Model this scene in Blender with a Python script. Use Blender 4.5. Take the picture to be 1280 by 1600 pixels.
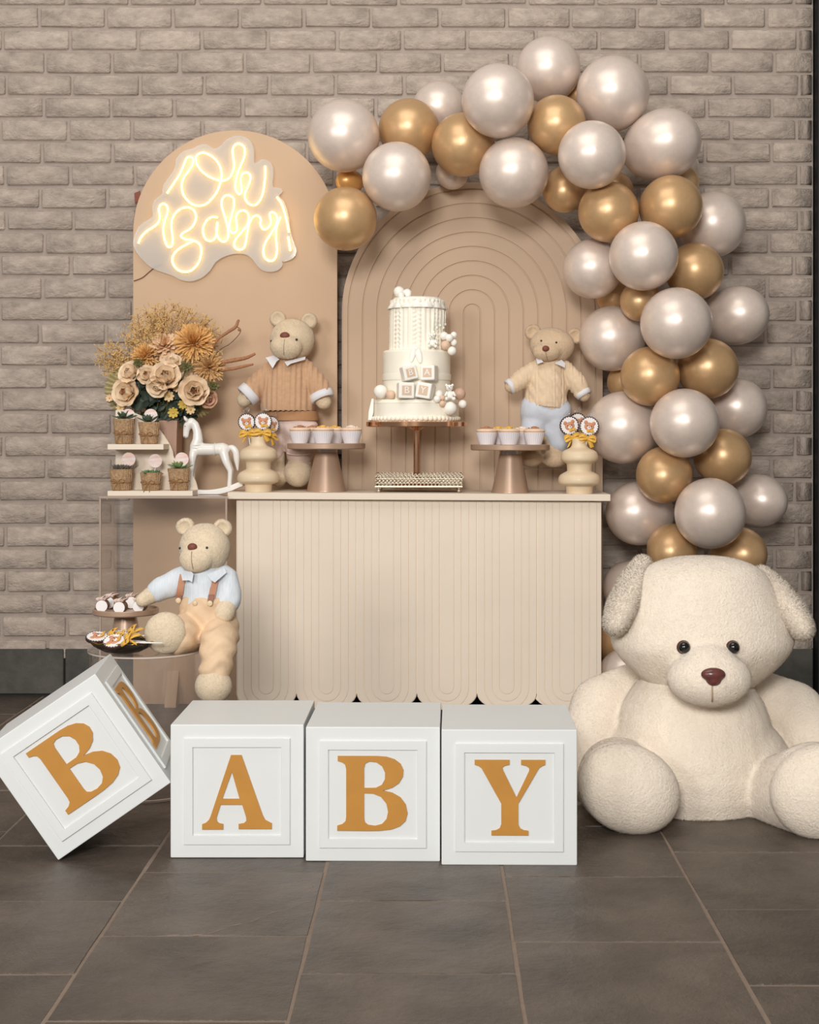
import bpy, bmesh, math, random
import numpy as np
from mathutils import Vector, Matrix, Euler, Quaternion

for o in list(bpy.data.objects):
    bpy.data.objects.remove(o)
S = bpy.context.scene
C = S.collection
PI = math.pi
F, CX, CY, HC = 2300.0, 680.0, 675.0, 0.98      # focal length and principal point in pixels, camera height

# ---------------------------------------------------------------- camera
cam = bpy.data.cameras.new('camera')
cam.sensor_fit = 'VERTICAL'; cam.sensor_height = 36.0; cam.lens = 36.0 * F / 1600
cam.shift_x = (640 - CX) / 1600; cam.shift_y = -(800 - CY) / 1600
cam.clip_start = 0.05; cam.clip_end = 60
co = bpy.data.objects.new('camera', cam); C.objects.link(co)
co.location = (0, 0, HC); co.rotation_euler = (PI / 2, 0, 0)
S.camera = co

# ---------------------------------------------------------------- world, lamps, exposure
w = bpy.data.worlds.new('world'); S.world = w; w.use_nodes = True
bg = w.node_tree.nodes['Background']
bg.inputs['Color'].default_value = (1.0, 0.95, 0.90, 1); bg.inputs['Strength'].default_value = 0.22

def area(name, loc, target, size, power, col=(1, 1, 1), sy=None):
    l = bpy.data.lights.new(name, 'AREA'); l.energy = power; l.color = col
    l.shape = 'RECTANGLE'; l.size = size; l.size_y = sy or size
    o = bpy.data.objects.new(name, l); C.objects.link(o); o.location = loc
    o.rotation_euler = (Vector(target) - Vector(loc)).to_track_quat('-Z', 'Y').to_euler()
    return o
area('softbox_lamp', (-0.55, -2.0, 2.6), (0.0, 5.2, 1.0), 1.25, 238, (1.0, 0.975, 0.945))
area('side_lamp', (-3.0, -1.0, 2.2), (0.1, 5.0, 0.9), 1.2, 80, (1.0, 0.975, 0.945))
area('ceiling_lamp', (-0.3, 3.2, 3.6), (0.0, 4.8, 0.8), 2.2, 34, (1.0, 0.95, 0.89), 1.6)
S.view_settings.view_transform = 'Standard'; S.view_settings.look = 'None'
S.view_settings.gamma = 1.0; S.view_settings.use_curve_mapping = False
S.view_settings.exposure = 0.0
S.cycles.transparent_max_bounces = 40

# ---------------------------------------------------------------- helpers
def at(x, y, Y):
    return Vector(((x - CX) * Y / F, Y, HC - (y - CY) * Y / F))
def floorY(y):
    return HC * F / (y - CY)
def lin(c):
    return tuple(((v / 255) / 12.92 if v / 255 <= .04045 else ((v / 255 + .055) / 1.055) ** 2.4) for v in c)

_m = {}
def mat(name, rgb, rough=.6, metal=0, var=.08, vs=9, bump=0, bs=80, bd=.002, sheen=0, coat=0, objvar=0, sss=0, emit=0,
        trans=0, alpha=None, wave=None, ior=1.45, spec=.5, rgb2=None, anis=None):
    if name in _m: return _m[name]
    m = bpy.data.materials.new(name); m.use_nodes = True; _m[name] = m
    nt = m.node_tree; N = nt.nodes; L = nt.links; b = N['Principled BSDF']
    c = lin(rgb)
    tc = N.new('ShaderNodeTexCoord'); vec = tc.outputs['Object']
    oi = N.new('ShaderNodeObjectInfo')
    if objvar:
        mp = N.new('ShaderNodeVectorMath'); mp.operation = 'ADD'
        sc = N.new('ShaderNodeVectorMath'); sc.operation = 'SCALE'; sc.inputs[0].default_value = (7.3, 3.1, 5.7)
        L.new(oi.outputs['Random'], sc.inputs['Scale']); L.new(vec, mp.inputs[0]); L.new(sc.outputs[0], mp.inputs[1]); vec = mp.outputs[0]
    nz = N.new('ShaderNodeTexNoise'); nz.inputs['Scale'].default_value = vs; nz.inputs['Detail'].default_value = 5
    nz.inputs['Roughness'].default_value = .6
    if anis:
        mm = N.new('ShaderNodeMapping'); mm.inputs['Scale'].default_value = anis; L.new(vec, mm.inputs['Vector']); L.new(mm.outputs[0], nz.inputs['Vector'])
    else: L.new(vec, nz.inputs['Vector'])
    cr = N.new('ShaderNodeValToRGB'); cr.color_ramp.elements[0].position = .3; cr.color_ramp.elements[1].position = .7
    d = lin(rgb2) if rgb2 else tuple(v * (1 - var) for v in c)
    e = c if rgb2 else tuple(min(1, v * (1 + var)) for v in c)
    cr.color_ramp.elements[0].color = (*d, 1); cr.color_ramp.elements[1].color = (*e, 1)
    L.new(nz.outputs['Fac'], cr.inputs['Fac']); col = cr.outputs['Color']
    if objvar:
        hs = N.new('ShaderNodeHueSaturation'); mr = N.new('ShaderNodeMapRange')
        mr.inputs['To Min'].default_value = 1 - objvar; mr.inputs['To Max'].default_value = 1 + objvar
        L.new(oi.outputs['Random'], mr.inputs['Value']); L.new(mr.outputs[0], hs.inputs['Value']); L.new(col, hs.inputs['Color']); col = hs.outputs['Color']
    L.new(col, b.inputs['Base Color'])
    b.inputs['Roughness'].default_value = rough; b.inputs['Metallic'].default_value = metal
    b.inputs['IOR'].default_value = ior; b.inputs['Specular IOR Level'].default_value = spec
    if sheen: b.inputs['Sheen Weight'].default_value = sheen; b.inputs['Sheen Roughness'].default_value = .5
    if coat: b.inputs['Coat Weight'].default_value = coat; b.inputs['Coat Roughness'].default_value = .12
    if sss: b.inputs['Subsurface Weight'].default_value = sss; b.inputs['Subsurface Scale'].default_value = .01
    if trans: b.inputs['Transmission Weight'].default_value = trans
    if alpha is not None: b.inputs['Alpha'].default_value = alpha
    if emit: b.inputs['Emission Color'].default_value = (*c, 1); b.inputs['Emission Strength'].default_value = emit
    if bump:
        bp = N.new('ShaderNodeBump'); bp.inputs['Strength'].default_value = bump; bp.inputs['Distance'].default_value = bd
        if wave:
            # woven / ribbed relief: product of two wave directions
            wx = N.new('ShaderNodeTexWave'); wx.bands_direction = wave[0]; wx.inputs['Scale'].default_value = bs; wx.inputs['Distortion'].default_value = wave[2]
            L.new(vec, wx.inputs['Vector']); h = wx.outputs['Fac']
            if wave[1]:
                wy = N.new('ShaderNodeTexWave'); wy.bands_direction = wave[1]; wy.inputs['Scale'].default_value = bs; wy.inputs['Distortion'].default_value = wave[2]
                L.new(vec, wy.inputs['Vector'])
                mu = N.new('ShaderNodeMath'); mu.operation = 'ADD'; L.new(h, mu.inputs[0]); L.new(wy.outputs['Fac'], mu.inputs[1]); h = mu.outputs[0]
            L.new(h, bp.inputs['Height'])
        else:
            n2 = N.new('ShaderNodeTexNoise'); n2.inputs['Scale'].default_value = bs; n2.inputs['Detail'].default_value = 6
            n2.inputs['Roughness'].default_value = .65
            if anis: L.new(mm.outputs[0], n2.inputs['Vector'])
            else: L.new(vec, n2.inputs['Vector'])
            L.new(n2.outputs['Fac'], bp.inputs['Height'])
        L.new(bp.outputs[0], b.inputs['Normal'])
    return m

class G:
    """collects geometry for ONE mesh"""
    def __init__(s): s.V = []; s.F = []
    def add(s, vs, fs, mx=None):
        n = len(s.V)
        s.V += [tuple(mx @ Vector(v)) if mx else tuple(v) for v in vs]
        s.F += [tuple(i + n for i in f) for f in fs]; return s
    def mesh(s, me, mx=None):
        return s.add([v.co[:] for v in me.vertices], [tuple(p.vertices) for p in me.polygons], mx)
    def box(s, c, d, bev=0, rot=None, seg=2):
        bm = bmesh.new(); bmesh.ops.create_cube(bm, size=1)
        for v in bm.verts: v.co = Vector((v.co.x * d[0], v.co.y * d[1], v.co.z * d[2]))
        if bev: bmesh.ops.bevel(bm, geom=bm.edges[:], offset=bev, segments=seg, affect='EDGES', profile=.5)
        bm.verts.index_update()
        mx = Matrix.Translation(c) @ (Euler(rot).to_matrix().to_4x4() if rot else Matrix())
        s.add([v.co[:] for v in bm.verts], [[v.index for v in f.verts] for f in bm.faces], mx); bm.free(); return s
    def lathe(s, prof, n=32, mx=None, cap=True, wob=None):
        vs = []; fs = []
        for r, z in prof:
            for i in range(n):
                a = 2 * PI * i / n; q = r * (wob(a, z) if wob else 1)
                vs.append((q * math.cos(a), q * math.sin(a), z))
        for j in range(len(prof) - 1):
            for i in range(n):
                k = (i + 1) % n
                fs.append((j * n + i, j * n + k, (j + 1) * n + k, (j + 1) * n + i))
        if cap:
            fs.append(tuple(range(n - 1, -1, -1))); fs.append(tuple((len(prof) - 1) * n + i for i in range(n)))
        return s.add(vs, fs, mx)
    def ball(s, c, r, n=16, rot=None):
        if not hasattr(r, '__len__'): r = (r, r, r)
        m = n // 2; vs = [(0, 0, 1)]; fs = []
        for j in range(1, m):
            t = PI * j / m
            for i in range(n):
                a = 2 * PI * i / n; vs.append((math.sin(t) * math.cos(a), math.sin(t) * math.sin(a), math.cos(t)))
        vs.append((0, 0, -1)); e = len(vs) - 1
        for i in range(n):
            k = (i + 1) % n; fs.append((0, 1 + i, 1 + k))
            for j in range(m - 2): fs.append((1 + j * n + i, 1 + (j + 1) * n + i, 1 + (j + 1) * n + k, 1 + j * n + k))
            fs.append((1 + (m - 2) * n + i, e, 1 + (m - 2) * n + k))
        mx = Matrix.Translation(c) @ (Euler(rot).to_matrix().to_4x4() if rot else Matrix()) @ Matrix.Diagonal((*r, 1))
        return s.add(vs, fs, mx)
    def tube(s, pts, r, n=8, cap=True, closed=False, flat=1.0):
        pts = [Vector(p) for p in pts]; L = len(pts)
        rr = list(r) if hasattr(r, '__len__') else [r] * L
        vs = []; fs = []; up = None
        for i, p in enumerate(pts):
            a = pts[i - 1] if (i or closed) else p; b = pts[(i + 1) % L] if (i < L - 1 or closed) else p
            t = (b - a).normalized() if (b - a).length > 1e-9 else Vector((0, 0, 1))
            if up is None:
                up = Vector((0, 0, 1)) if abs(t.z) < .9 else Vector((0, 1, 0))
            u = (up - t * up.dot(t)); u = u.normalized() if u.length > 1e-6 else t.orthogonal().normalized()
            v = t.cross(u); up = u
            for k in range(n):
                g = 2 * PI * k / n; vs.append(p + (u * math.cos(g) * flat + v * math.sin(g)) * rr[i])
        for i in range(L if closed else L - 1):
            j = (i + 1) % L
            for k in range(n):
                q = (k + 1) % n; fs.append((i * n + k, i * n + q, j * n + q, j * n + k))
        if cap and not closed:
            fs.append(tuple(range(n - 1, -1, -1))); fs.append(tuple((L - 1) * n + k for k in range(n)))
        return s.add(vs, fs)
    def ribbon(s, pts, wv, th=.0006):
        """thin strip of real thickness along pts, width vectors wv"""
        vs = []; fs = []; L = len(pts)
        for i, p in enumerate(pts):
            p = Vector(p); wd = Vector(wv[i] if isinstance(wv, list) else wv)
            a = Vector(pts[max(0, i - 1)]); b = Vector(pts[min(L - 1, i + 1)])
            nn = (b - a).cross(wd); nn = nn.normalized() * th if nn.length > 1e-9 else Vector((0, th, 0))
            vs += [p - wd + nn, p + wd + nn, p + wd - nn, p - wd - nn]
        for i in range(L - 1):
            for k in range(4):
                q = (k + 1) % 4; fs.append((i * 4 + k, i * 4 + q, i * 4 + 4 + q, i * 4 + 4 + k))
        fs.append((3, 2, 1, 0)); e = 4 * (L - 1); fs.append((e, e + 1, e + 2, e + 3))
        return s.add(vs, fs)
    def prism(s, loops, depth, bev=0, mx=None, y=0):
        """extrude 2-D outlines given in (x, z); first loop outer, others holes; depth along Y centred on y"""
        cu = bpy.data.curves.new('t', 'CURVE'); cu.dimensions = '2D'; cu.fill_mode = 'BOTH'
        cu.extrude = max(1e-5, depth / 2 - bev); cu.bevel_depth = bev; cu.bevel_resolution = 1; cu.offset = -bev
        for lp in loops:
            sp = cu.splines.new('POLY'); sp.points.add(len(lp) - 1); sp.use_cyclic_u = True
            for p, q in zip(sp.points, lp): p.co = (q[0], q[1], 0, 1)
        ob = bpy.data.objects.new('t', cu); C.objects.link(ob)
        dg = bpy.context.evaluated_depsgraph_get(); me = bpy.data.meshes.new_from_object(ob.evaluated_get(dg))
        R = Matrix.Translation((0, y, 0)) @ Matrix.Rotation(PI / 2, 4, 'X')
        s.mesh(me, (mx @ R) if mx else R)
        bpy.data.objects.remove(ob); bpy.data.meshes.remove(me); return s
    def out(s, name, m, parent=None, smooth=40, loc=None, label=None):
        me = bpy.data.meshes.new(name); me.from_pydata(s.V, [], s.F); me.validate()
        bm = bmesh.new(); bm.from_mesh(me); bmesh.ops.remove_doubles(bm, verts=bm.verts, dist=1e-6)
        bmesh.ops.recalc_face_normals(bm, faces=bm.faces); bm.to_mesh(me); bm.free()
        if smooth:
            me.shade_smooth()
            if smooth < 180: me.set_sharp_from_angle(angle=math.radians(smooth))
        me.materials.append(m)
        o = bpy.data.objects.new(name, me); C.objects.link(o)
        if 0 < smooth < 180:
            wn = o.modifiers.new('weighted_normals', 'WEIGHTED_NORMAL'); wn.keep_sharp = True; wn.weight = 100
        if parent: o.parent = parent
        if loc is not None: o.location = loc
        if label: o['label'] = label
        return o

def tag(o, label, cat, group=None):
    o['label'] = label; o['category'] = cat
    if group: o['group'] = group
    return o
def thing(name, label, cat, loc=(0, 0, 0), rot=0, group=None):
    o = bpy.data.objects.new(name, None); C.objects.link(o); o.empty_display_size = .05
    o.location = loc; o.rotation_euler = rot if hasattr(rot, '__len__') else (0, 0, rot)
    return tag(o, label, cat, group)
def copy_tree(o, parent=None):
    c = o.copy(); C.objects.link(c)
    if parent: c.parent = parent
    for ch in list(o.children): copy_tree(ch, c)
    return c
def clone(o, label, loc, rot=None, group=None, scale=None):
    c = copy_tree(o); c.location = loc; c['label'] = label
    if rot is not None: c.rotation_euler = rot
    if group: c['group'] = group
    if scale: c.scale = (scale,) * 3
    return c
def smoothpath(pts, n=6, closed=False):
    """Catmull-Rom"""
    P = [Vector(p) for p in pts]; L = len(P); R = []
    for i in range(L if closed else L - 1):
        a = P[i - 1] if (i or closed) else P[0]; b = P[i]; c = P[(i + 1) % L]; d = P[(i + 2) % L] if (i < L - 2 or closed) else P[-1]
        for k in range(n):
            t = k / n
            R.append(.5 * ((2 * b) + (c - a) * t + (2 * a - 5 * b + 4 * c - d) * t * t + (3 * b - 3 * c + d - a) * t ** 3))
    if not closed: R.append(P[-1])
    return R
def blob(prims, voxel, smooth=6):
    """continuous soft surface: union of ellipsoids and tapered chains, voxel-remeshed and smoothed; returns a G"""
    g = G()
    for p in prims:
        if p[0] == 'm': g.add(p[1].V, p[1].F)
        elif p[0] == 'e': g.ball(p[1], p[2], 40, p[3] if len(p) > 3 else None)
        else:
            ch = p[1]
            for (a, ra), (b, rb) in zip(ch, ch[1:]):
                a = Vector(a); b = Vector(b); n = max(2, int((b - a).length / (.18 * min(ra, rb))) + 1)
                for k in range(n + 1):
                    t = k / n; g.ball(a.lerp(b, t), ra + (rb - ra) * t, 28 if ra > .03 else 14)
    me = bpy.data.meshes.new('t'); me.from_pydata(g.V, [], g.F)
    ob = bpy.data.objects.new('t', me); C.objects.link(ob)
    md = ob.modifiers.new('r', 'REMESH'); md.mode = 'VOXEL'; md.voxel_size = voxel
    sm = ob.modifiers.new('s', 'SMOOTH'); sm.iterations = smooth; sm.factor = .5
    dg = bpy.context.evaluated_depsgraph_get(); r = bpy.data.meshes.new_from_object(ob.evaluated_get(dg))
    h = G().mesh(r); bpy.data.objects.remove(ob); bpy.data.meshes.remove(me); bpy.data.meshes.remove(r)
    return h
def vnormals(g):
    me = bpy.data.meshes.new('t'); me.from_pydata(g.V, [], g.F)
    n = np.zeros(len(g.V) * 3); me.vertices.foreach_get('normal', n); bpy.data.meshes.remove(me); return n.reshape(-1, 3)
def fur(g, n, L, m, parent, wd=.0009, seed=1, lie=.75):
    """short plush pile: thin blades rooted on the surface, shaded with the surface normal; one countless 'stuff' part"""
    V = np.array(g.V); T = []
    for f in g.F:
        for i in range(1, len(f) - 1): T.append((f[0], f[i], f[i + 1]))
    T = np.array(T); A, B_, C_ = V[T[:, 0]], V[T[:, 1]], V[T[:, 2]]; N = np.cross(B_ - A, C_ - A); ar = np.linalg.norm(N, axis=1)
    vn = vnormals(g); r = np.random.default_rng(seed); i = r.choice(len(T), n, p=ar / ar.sum())
    u, v = r.random(n), r.random(n); k_ = u + v > 1; u[k_], v[k_] = 1 - u[k_], 1 - v[k_]
    P = A[i] + (B_ - A)[i] * u[:, None] + (C_ - A)[i] * v[:, None]; nn = vn[T[i, 0]] * (1 - u - v)[:, None] + vn[T[i, 1]] * u[:, None] + vn[T[i, 2]] * v[:, None]
    nn /= np.linalg.norm(nn, axis=1)[:, None] + 1e-9
    tn = r.normal(size=(n, 3)) + np.array((0, 0, -.5)); tn -= nn * (tn * nn).sum(1)[:, None]; tn /= np.linalg.norm(tn, axis=1)[:, None] + 1e-9
    d = nn * (1 - lie) + tn * lie; d /= np.linalg.norm(d, axis=1)[:, None]; sd = np.cross(d, nn); sd /= np.linalg.norm(sd, axis=1)[:, None] + 1e-9
    l = (L * r.uniform(.6, 1.2, n))[:, None]; P = P - nn * .0004
    W = np.stack([P - sd * wd, P + sd * wd, P + d * l], 1).reshape(-1, 3)
    me = bpy.data.meshes.new('plush_pile'); me.vertices.add(3 * n); me.vertices.foreach_set('co', W.ravel())
    me.loops.add(3 * n); me.loops.foreach_set('vertex_index', np.arange(3 * n, dtype=np.int32)); me.polygons.add(n)
    me.polygons.foreach_set('loop_start', np.arange(0, 3 * n, 3, dtype=np.int32)); me.update(calc_edges=True); me.shade_smooth()
    me.normals_split_custom_set_from_vertices(np.repeat(nn, 3, 0).tolist())
    me.materials.append(m); o = bpy.data.objects.new('plush_pile', me); C.objects.link(o); o.parent = parent; o['kind'] = 'stuff'; return o
def ribs(g, period, amp, x0=0, fn=None):
    """real knitted ribs: push the surface out and in along its normals"""
    V = np.array(g.V); n = vnormals(g)
    f = fn(V) if fn else np.cos(2 * PI * (V[:, 0] - x0) / period)
    g.V = [tuple(v) for v in V + n * (amp * f)[:, None]]; return g

# ---------------------------------------------------------------- palette
BRICK = mat('brick', (188, 173, 160), .9, var=.25, vs=17, bump=1.0, bs=42, bd=.009, objvar=.07, anis=(1, 1, 1.9))
MORTAR = mat('mortar', (168, 155, 145), .95, var=.1, vs=30, bump=.6, bs=120, bd=.003)
SLATE = mat('slate', (87, 77, 68), .42, var=.34, vs=6, bump=.9, bs=20, bd=.009, objvar=.12)
GROUT = mat('grout', (134, 117, 103), .9, var=.1, vs=40, bump=.4, bs=150)
BASE = mat('dark_slate', (72, 70, 64), .6, var=.4, vs=9, bump=.5, bs=30, bd=.004, objvar=.1)
TAN = mat('tan_board', (204, 174, 144), .7, var=.03, vs=4, bump=.12, bs=300, bd=.0006)
TAUPE = mat('taupe_board', (203, 177, 151), .7, var=.03, vs=4, bump=.12, bs=300, bd=.0006)
CREAM = mat('cream_board', (238, 223, 204), .6, var=.03, vs=4, bump=.08, bs=300, bd=.0006)
WHITE = mat('white_board', (224, 227, 226), .45, var=.015, vs=6, bump=.05, bs=200, bd=.0006)
LETTER = mat('gold_letter', (192, 136, 58), .5, var=.06, vs=12, bump=.1, bs=200, bd=.0008)
BLACK = mat('black_post', (16, 17, 18), .6)

# ---------------------------------------------------------------- floor: slate slabs in staggered columns
YW = 5.47                                   # face of the brick backdrop
g = G(); g.box((0, 2.2, -.0115), (7.6, 8.2, .02)); floor = g.out('floor', GROUT, smooth=0); floor['kind'] = 'structure'
rnd = random.Random(4)
joints = [-2.66, -2.26, -1.86, -1.455, -1.05, -.651, -.245, .150, .554, .957, 1.36, 1.76, 2.16, 2.56]
phase = {5: 3.276, 6: 3.075, 7: 3.243, 8: 3.021, 4: 3.075, 3: 3.2, 2: 3.05, 9: 3.23}
slab_stuff = G()
def slab(x0, x1, y0, y1):
    q = .0021; z = rnd.uniform(-.0012, .0008); V = []; Fc = []
    xs = [x0 + q, (x0 * 2 + x1) / 3, (x0 + 2 * x1) / 3, x1 - q]; ys = [y0 + q, (y0 * 2 + y1) / 3, (y0 + 2 * y1) / 3, y1 - q]
    for lvl in range(2):                    # outline at the bottom and slightly inset, ragged outline on top
        ring = [(xs[i], ys[0]) for i in range(3)] + [(xs[3], ys[i]) for i in range(3)] + [(xs[3 - i], ys[3]) for i in range(3)] + [(xs[0], ys[3 - i]) for i in range(3)]
        for (a, b) in ring:
            k = .0022 * lvl; cxx = (x0 + x1) / 2; cyy = (y0 + y1) / 2
            V.append((a + (k if a < cxx else -k) + rnd.uniform(-.0012, .0012), b + (k if b < cyy else -k) + rnd.uniform(-.0012, .0012), (z if lvl else -.0085)))
    for i in range(12): Fc.append((i, (i + 1) % 12, 12 + (i + 1) % 12, 12 + i))
    Fc.append(tuple(range(12, 24))); return V, Fc
for ci in range(len(joints) - 1):
    x0, x1 = joints[ci], joints[ci + 1]; ph = phase.get(ci, 3.1 + .13 * (ci % 3)); y = ph - .413 * 9
    while y < YW:
        y1 = min(y + .413, YW + .02); V, Fc = slab(x0, x1, y, y1)
        vis = y1 > 2.3 and abs((x0 + x1) / 2 + .03) < .32 * y1
        if vis:
            t = G(); cx_, cy_ = (x0 + x1) / 2, (y + y1) / 2
            t.add([(a - cx_, b - cy_, c) for a, b, c in V], Fc); t.out('slab', SLATE, floor, 0, loc=(cx_, cy_, 0))
        else: slab_stuff.add(V, Fc)
        y += .413
o = slab_stuff.out('slab', SLATE, floor, 0); o['kind'] = 'stuff'

for lab, pts in (('crack', [(302, 1462), (330, 1458), (362, 1447), (392, 1441), (420, 1428), (452, 1420), (474, 1410), (489, 1409)]), ('crack', [(482, 1378), (489, 1384), (486, 1392), (494, 1398)])):
    P_ = [Vector(((x - CX) * floorY(y) / F, floorY(y), .0002)) for x, y in pts]; P_ = smoothpath(P_, 3)
    G().tube(P_, [.0011 + .0007 * math.sin(i * 2.1) for i in range(len(P_))], 5).out(lab, GROUT, floor, 180)

# ---------------------------------------------------------------- brick backdrop wall
XR = (1271 - CX) * YW / F
g = G(); g.box(((-3.4 + XR) / 2, YW + .0545, 1.65), (XR + 3.4, .1, 3.3)); wall = g.out('wall_back', MORTAR, smooth=0); wall['kind'] = 'structure'
CH = 35.25 * YW / F; BL = 103.2 * YW / F; zb0 = HC - (1010 - CY) * YW / F
g = G()
xx = -3.4
skirts = []
while xx < XR:
    x1 = min(xx + .405, XR); skirts.append((xx, x1)); xx = x1
sk = G(); sk.box(((-3.4 + XR) / 2, YW + .008, zb0 / 2 - .004), (XR + 3.4, .012, zb0 - .006)); bb = sk.out('baseboard_back', mat('dark_joint', (48, 48, 46), .9), smooth=0); bb['kind'] = 'structure'
for a, b in skirts:
    t = G(); t.box((0, 0, 0), (b - a - .006, .016, zb0 - .016), .003, seg=1); t.out('stone_panel', BASE, bb, 0, loc=((a + b) / 2, YW - .004, zb0 / 2))
def brickmesh(seed):
    r = random.Random(seed); t = G(); V = []; Fc = []
    us = [-.5, -.483, r.uniform(-.2, .2), .483, .5]; vs = [-.5, -.435, .45, .5]; nx, nz = 5, 4; BLN, HN = .2325, .0706
    for j in range(nz):
        for i in range(nx):
            edge = i in (0, nx - 1) or j in (0, nz - 1); cor = i in (0, nx - 1) and j in (0, nz - 1)
            x = us[i] * (.985 if cor else 1) + r.uniform(-.006, .006); z = vs[j] * (.90 if cor else 1) + r.uniform(-.035, .035) * (1 if edge else .4)
            V.append((x, -(.0150 if not edge else .0105) + r.uniform(-.0012, .0012), z))
    for j in range(nz - 1):
        for i in range(nx - 1): Fc.append((j * nx + i, j * nx + i + 1, (j + 1) * nx + i + 1, (j + 1) * nx + i))
    ring = [i for i in range(nx)] + [j * nx + nx - 1 for j in range(1, nz)] + [(nz - 1) * nx + i for i in range(nx - 2, -1, -1)] + [j * nx for j in range(nz - 2, 0, -1)]
    n0 = len(V)
    for k in ring: x, y, z = V[k]; V.append((x * 1.008, .004, z * 1.02))
    L = len(ring)
    for k in range(L): Fc.append((ring[k], n0 + k, n0 + (k + 1) % L, ring[(k + 1) % L]))
    t.add([(x * BLN, y, z * HN) for x, y, z in V], Fc); return t
protos = []
for sd in range(12):
    o = brickmesh(sd).out('brick', BRICK, wall, 60); protos.append(o.data); bpy.data.objects.remove(o)
cand = []; rb = random.Random(11); r = -2
while True:
    ytop = 13 + 35.25 * r; 
    if ytop > 1000: break
    off = 108 if r % 2 == 0 else 44; xs = -1000 + off + 32 + rb.uniform(-7, 7)   # -1000 is about a multiple of the brick pitch
    jx = []; 
    while xs < 1275: jx.append(xs + rb.uniform(-4, 4)); xs += 103.2
    jx.append(1271)
    for a, b in zip(jx, jx[1:]):
        if b > 1271: b = 1271
        if b - a < 14: continue
        cand.append(((a + b) / 2, ytop + 14.2 + rb.uniform(-.6, .6), b - a - 5.5, 29.6 + rb.uniform(-1, 1)))
    r += 1
def hidden(x, y):
    if 262 < x < 480 and y > 320: return True
    if 545 < x < 930 and y > 420: return True
    if 270 < x < 470 and y > 250: return True
    if 590 < x < 880 and y > 300: return True
    if x < -60 or x > 1330 or y < -25: return True
    if 940 < x < 1200 and 300 < y < 880: return x > 990 and x < 1120
    return False
bricks = 0; st = G()
for (x, y, bw, bh) in cand:
    p = at(x, y, YW); wd, ht = bw * YW / F, bh * YW / F
    me = rb.choice(protos); fl = rb.choice((-1, 1))
    if not hidden(x, y) and bricks < 298:
        o = bpy.data.objects.new('brick', me); C.objects.link(o); o.parent = wall; o.location = (p.x, YW + .008, p.z)
        o.scale = (wd / .2325, 1, ht / .0706); bricks += 1
        if fl < 0: o.rotation_euler = (0, PI, 0)
    else:
        st.mesh(me, Matrix.Translation((p.x, YW + .008, p.z)) @ Matrix.Diagonal((wd / .2325, 1, ht / .0706, 1)))
o = st.out('brick', BRICK, wall, 60); o['kind'] = 'stuff'
g = G(); g.box((XR + .07, YW + .03, 1.65), (.13, .16, 3.3), .004); o = g.out('trim_1', BLACK); o['kind'] = 'structure'
g = G(); g.box((XR + .14 + .8, YW + .11, 1.65), (1.6, .1, 3.3)); o = g.out('wall_right', mat('dark_wall', (40, 40, 40), .9)); o['kind'] = 'structure'

# ---------------------------------------------------------------- arch boards
def archloop(cx, cz, r, z0, n=48):
    return [(cx - r, z0)] + [(cx - r * math.cos(PI * i / n), cz + r * math.sin(PI * i / n)) for i in range(n + 1)] + [(cx + r, z0)]
YA = 5.30; k = YA / F
t = thing('arch_backdrop', 'plain tan arch board with the neon sign on it, behind the flowers', 'backdrop', ((367.5 - CX) * k, YA, 0))
G().prism([archloop(0, HC - (363 - CY) * k, 159.5 * k, 0)], .018, .0015, y=.009).out('panel', TAN, t)
g = G()
for sx, yy in ((-.222, -.035), (.2, .052)):
    g = G(); g.add([(sx - .02, yy - .033, 0), (sx + .02, yy - .033, 0), (sx + .02, yy + .033, 0), (sx - .02, yy + .033, 0), (sx - .02, yy - .033, .01), (sx + .02, yy - .033, .01), (sx + .02, yy + .033, .12), (sx - .02, yy + .033, .12)], [(3, 2, 1, 0), (4, 5, 6, 7), (0, 1, 5, 4), (1, 2, 6, 5), (2, 3, 7, 6), (3, 0, 4, 7)]); g.out('support_foot', TAN, t)
YB = 5.345; k = YB / F
t = thing('arch_backdrop', 'tan arch board routed with concentric grooves, behind the cake', 'backdrop', ((738 - CX) * k, YB, 0))
zc = HC - (489 - CY) * k
g = G(); g.prism([archloop(0, zc, 204 * k, 0)], .014, .001, y=.011); g.out('panel', TAUPE, t)
g = G(); gap = 1.1 * k
rad = [13 + 22.55 * i for i in range(9)] + [204]
for i, ro in enumerate(rad):
    lo = archloop(0, zc, (ro - (1.1 if i < 9 else 0)) * k, .002)
    if i == 0: lp = lo
    else:
        li = archloop(0, zc, (rad[i - 1] + 1.1) * k, .002); lp = lo + li[::-1]
    g.prism([lp], .005, .0016, y=.0015)
g.out('raised_band', TAUPE, t)

# ---------------------------------------------------------------- counter with fluted scalloped front
YC = 4.98; k = YC / F; ROLL = .0055
def ctop(x):                                # height of the counter top at picture column x
    return .7735 - (x - 655) * k * ROLL
cnt = thing('display_counter', 'long cream dessert counter with a scalloped fluted front', 'counter', ((655 - CX) * k, YC, 0))
def cp(x, y): return ((x - 655) * k, HC - (y - CY) * k)
top = G(); top.box((0, .144, .7735 - .0115), ((952 - 356) * k, .333, .023), .002, rot=(0, ROLL, 0)); top.out('counter_top', CREAM, cnt)
cents = [416 + 94.2 * i for i in range(6)]
outl = [cp(369, 779), cp(940, 783)]
def ell(cx, a, b, y0, n=16, s=1):
    pts = [(cx + a * math.cos(PI * i / n), y0 + b * math.sin(PI * i / n)) for i in range(n + 1)]
    return pts if s > 0 else pts[::-1]
lp = [cp(369, 780)] + [cp(940, 784)]
for c in cents[::-1]:
    a = 47.1 if c != cents[-1] else 53
    lp += [cp(min(940, x), y) for x, y in ell(c, 47 if c != cents[-1] else 53, 26, 1084)]
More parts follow.
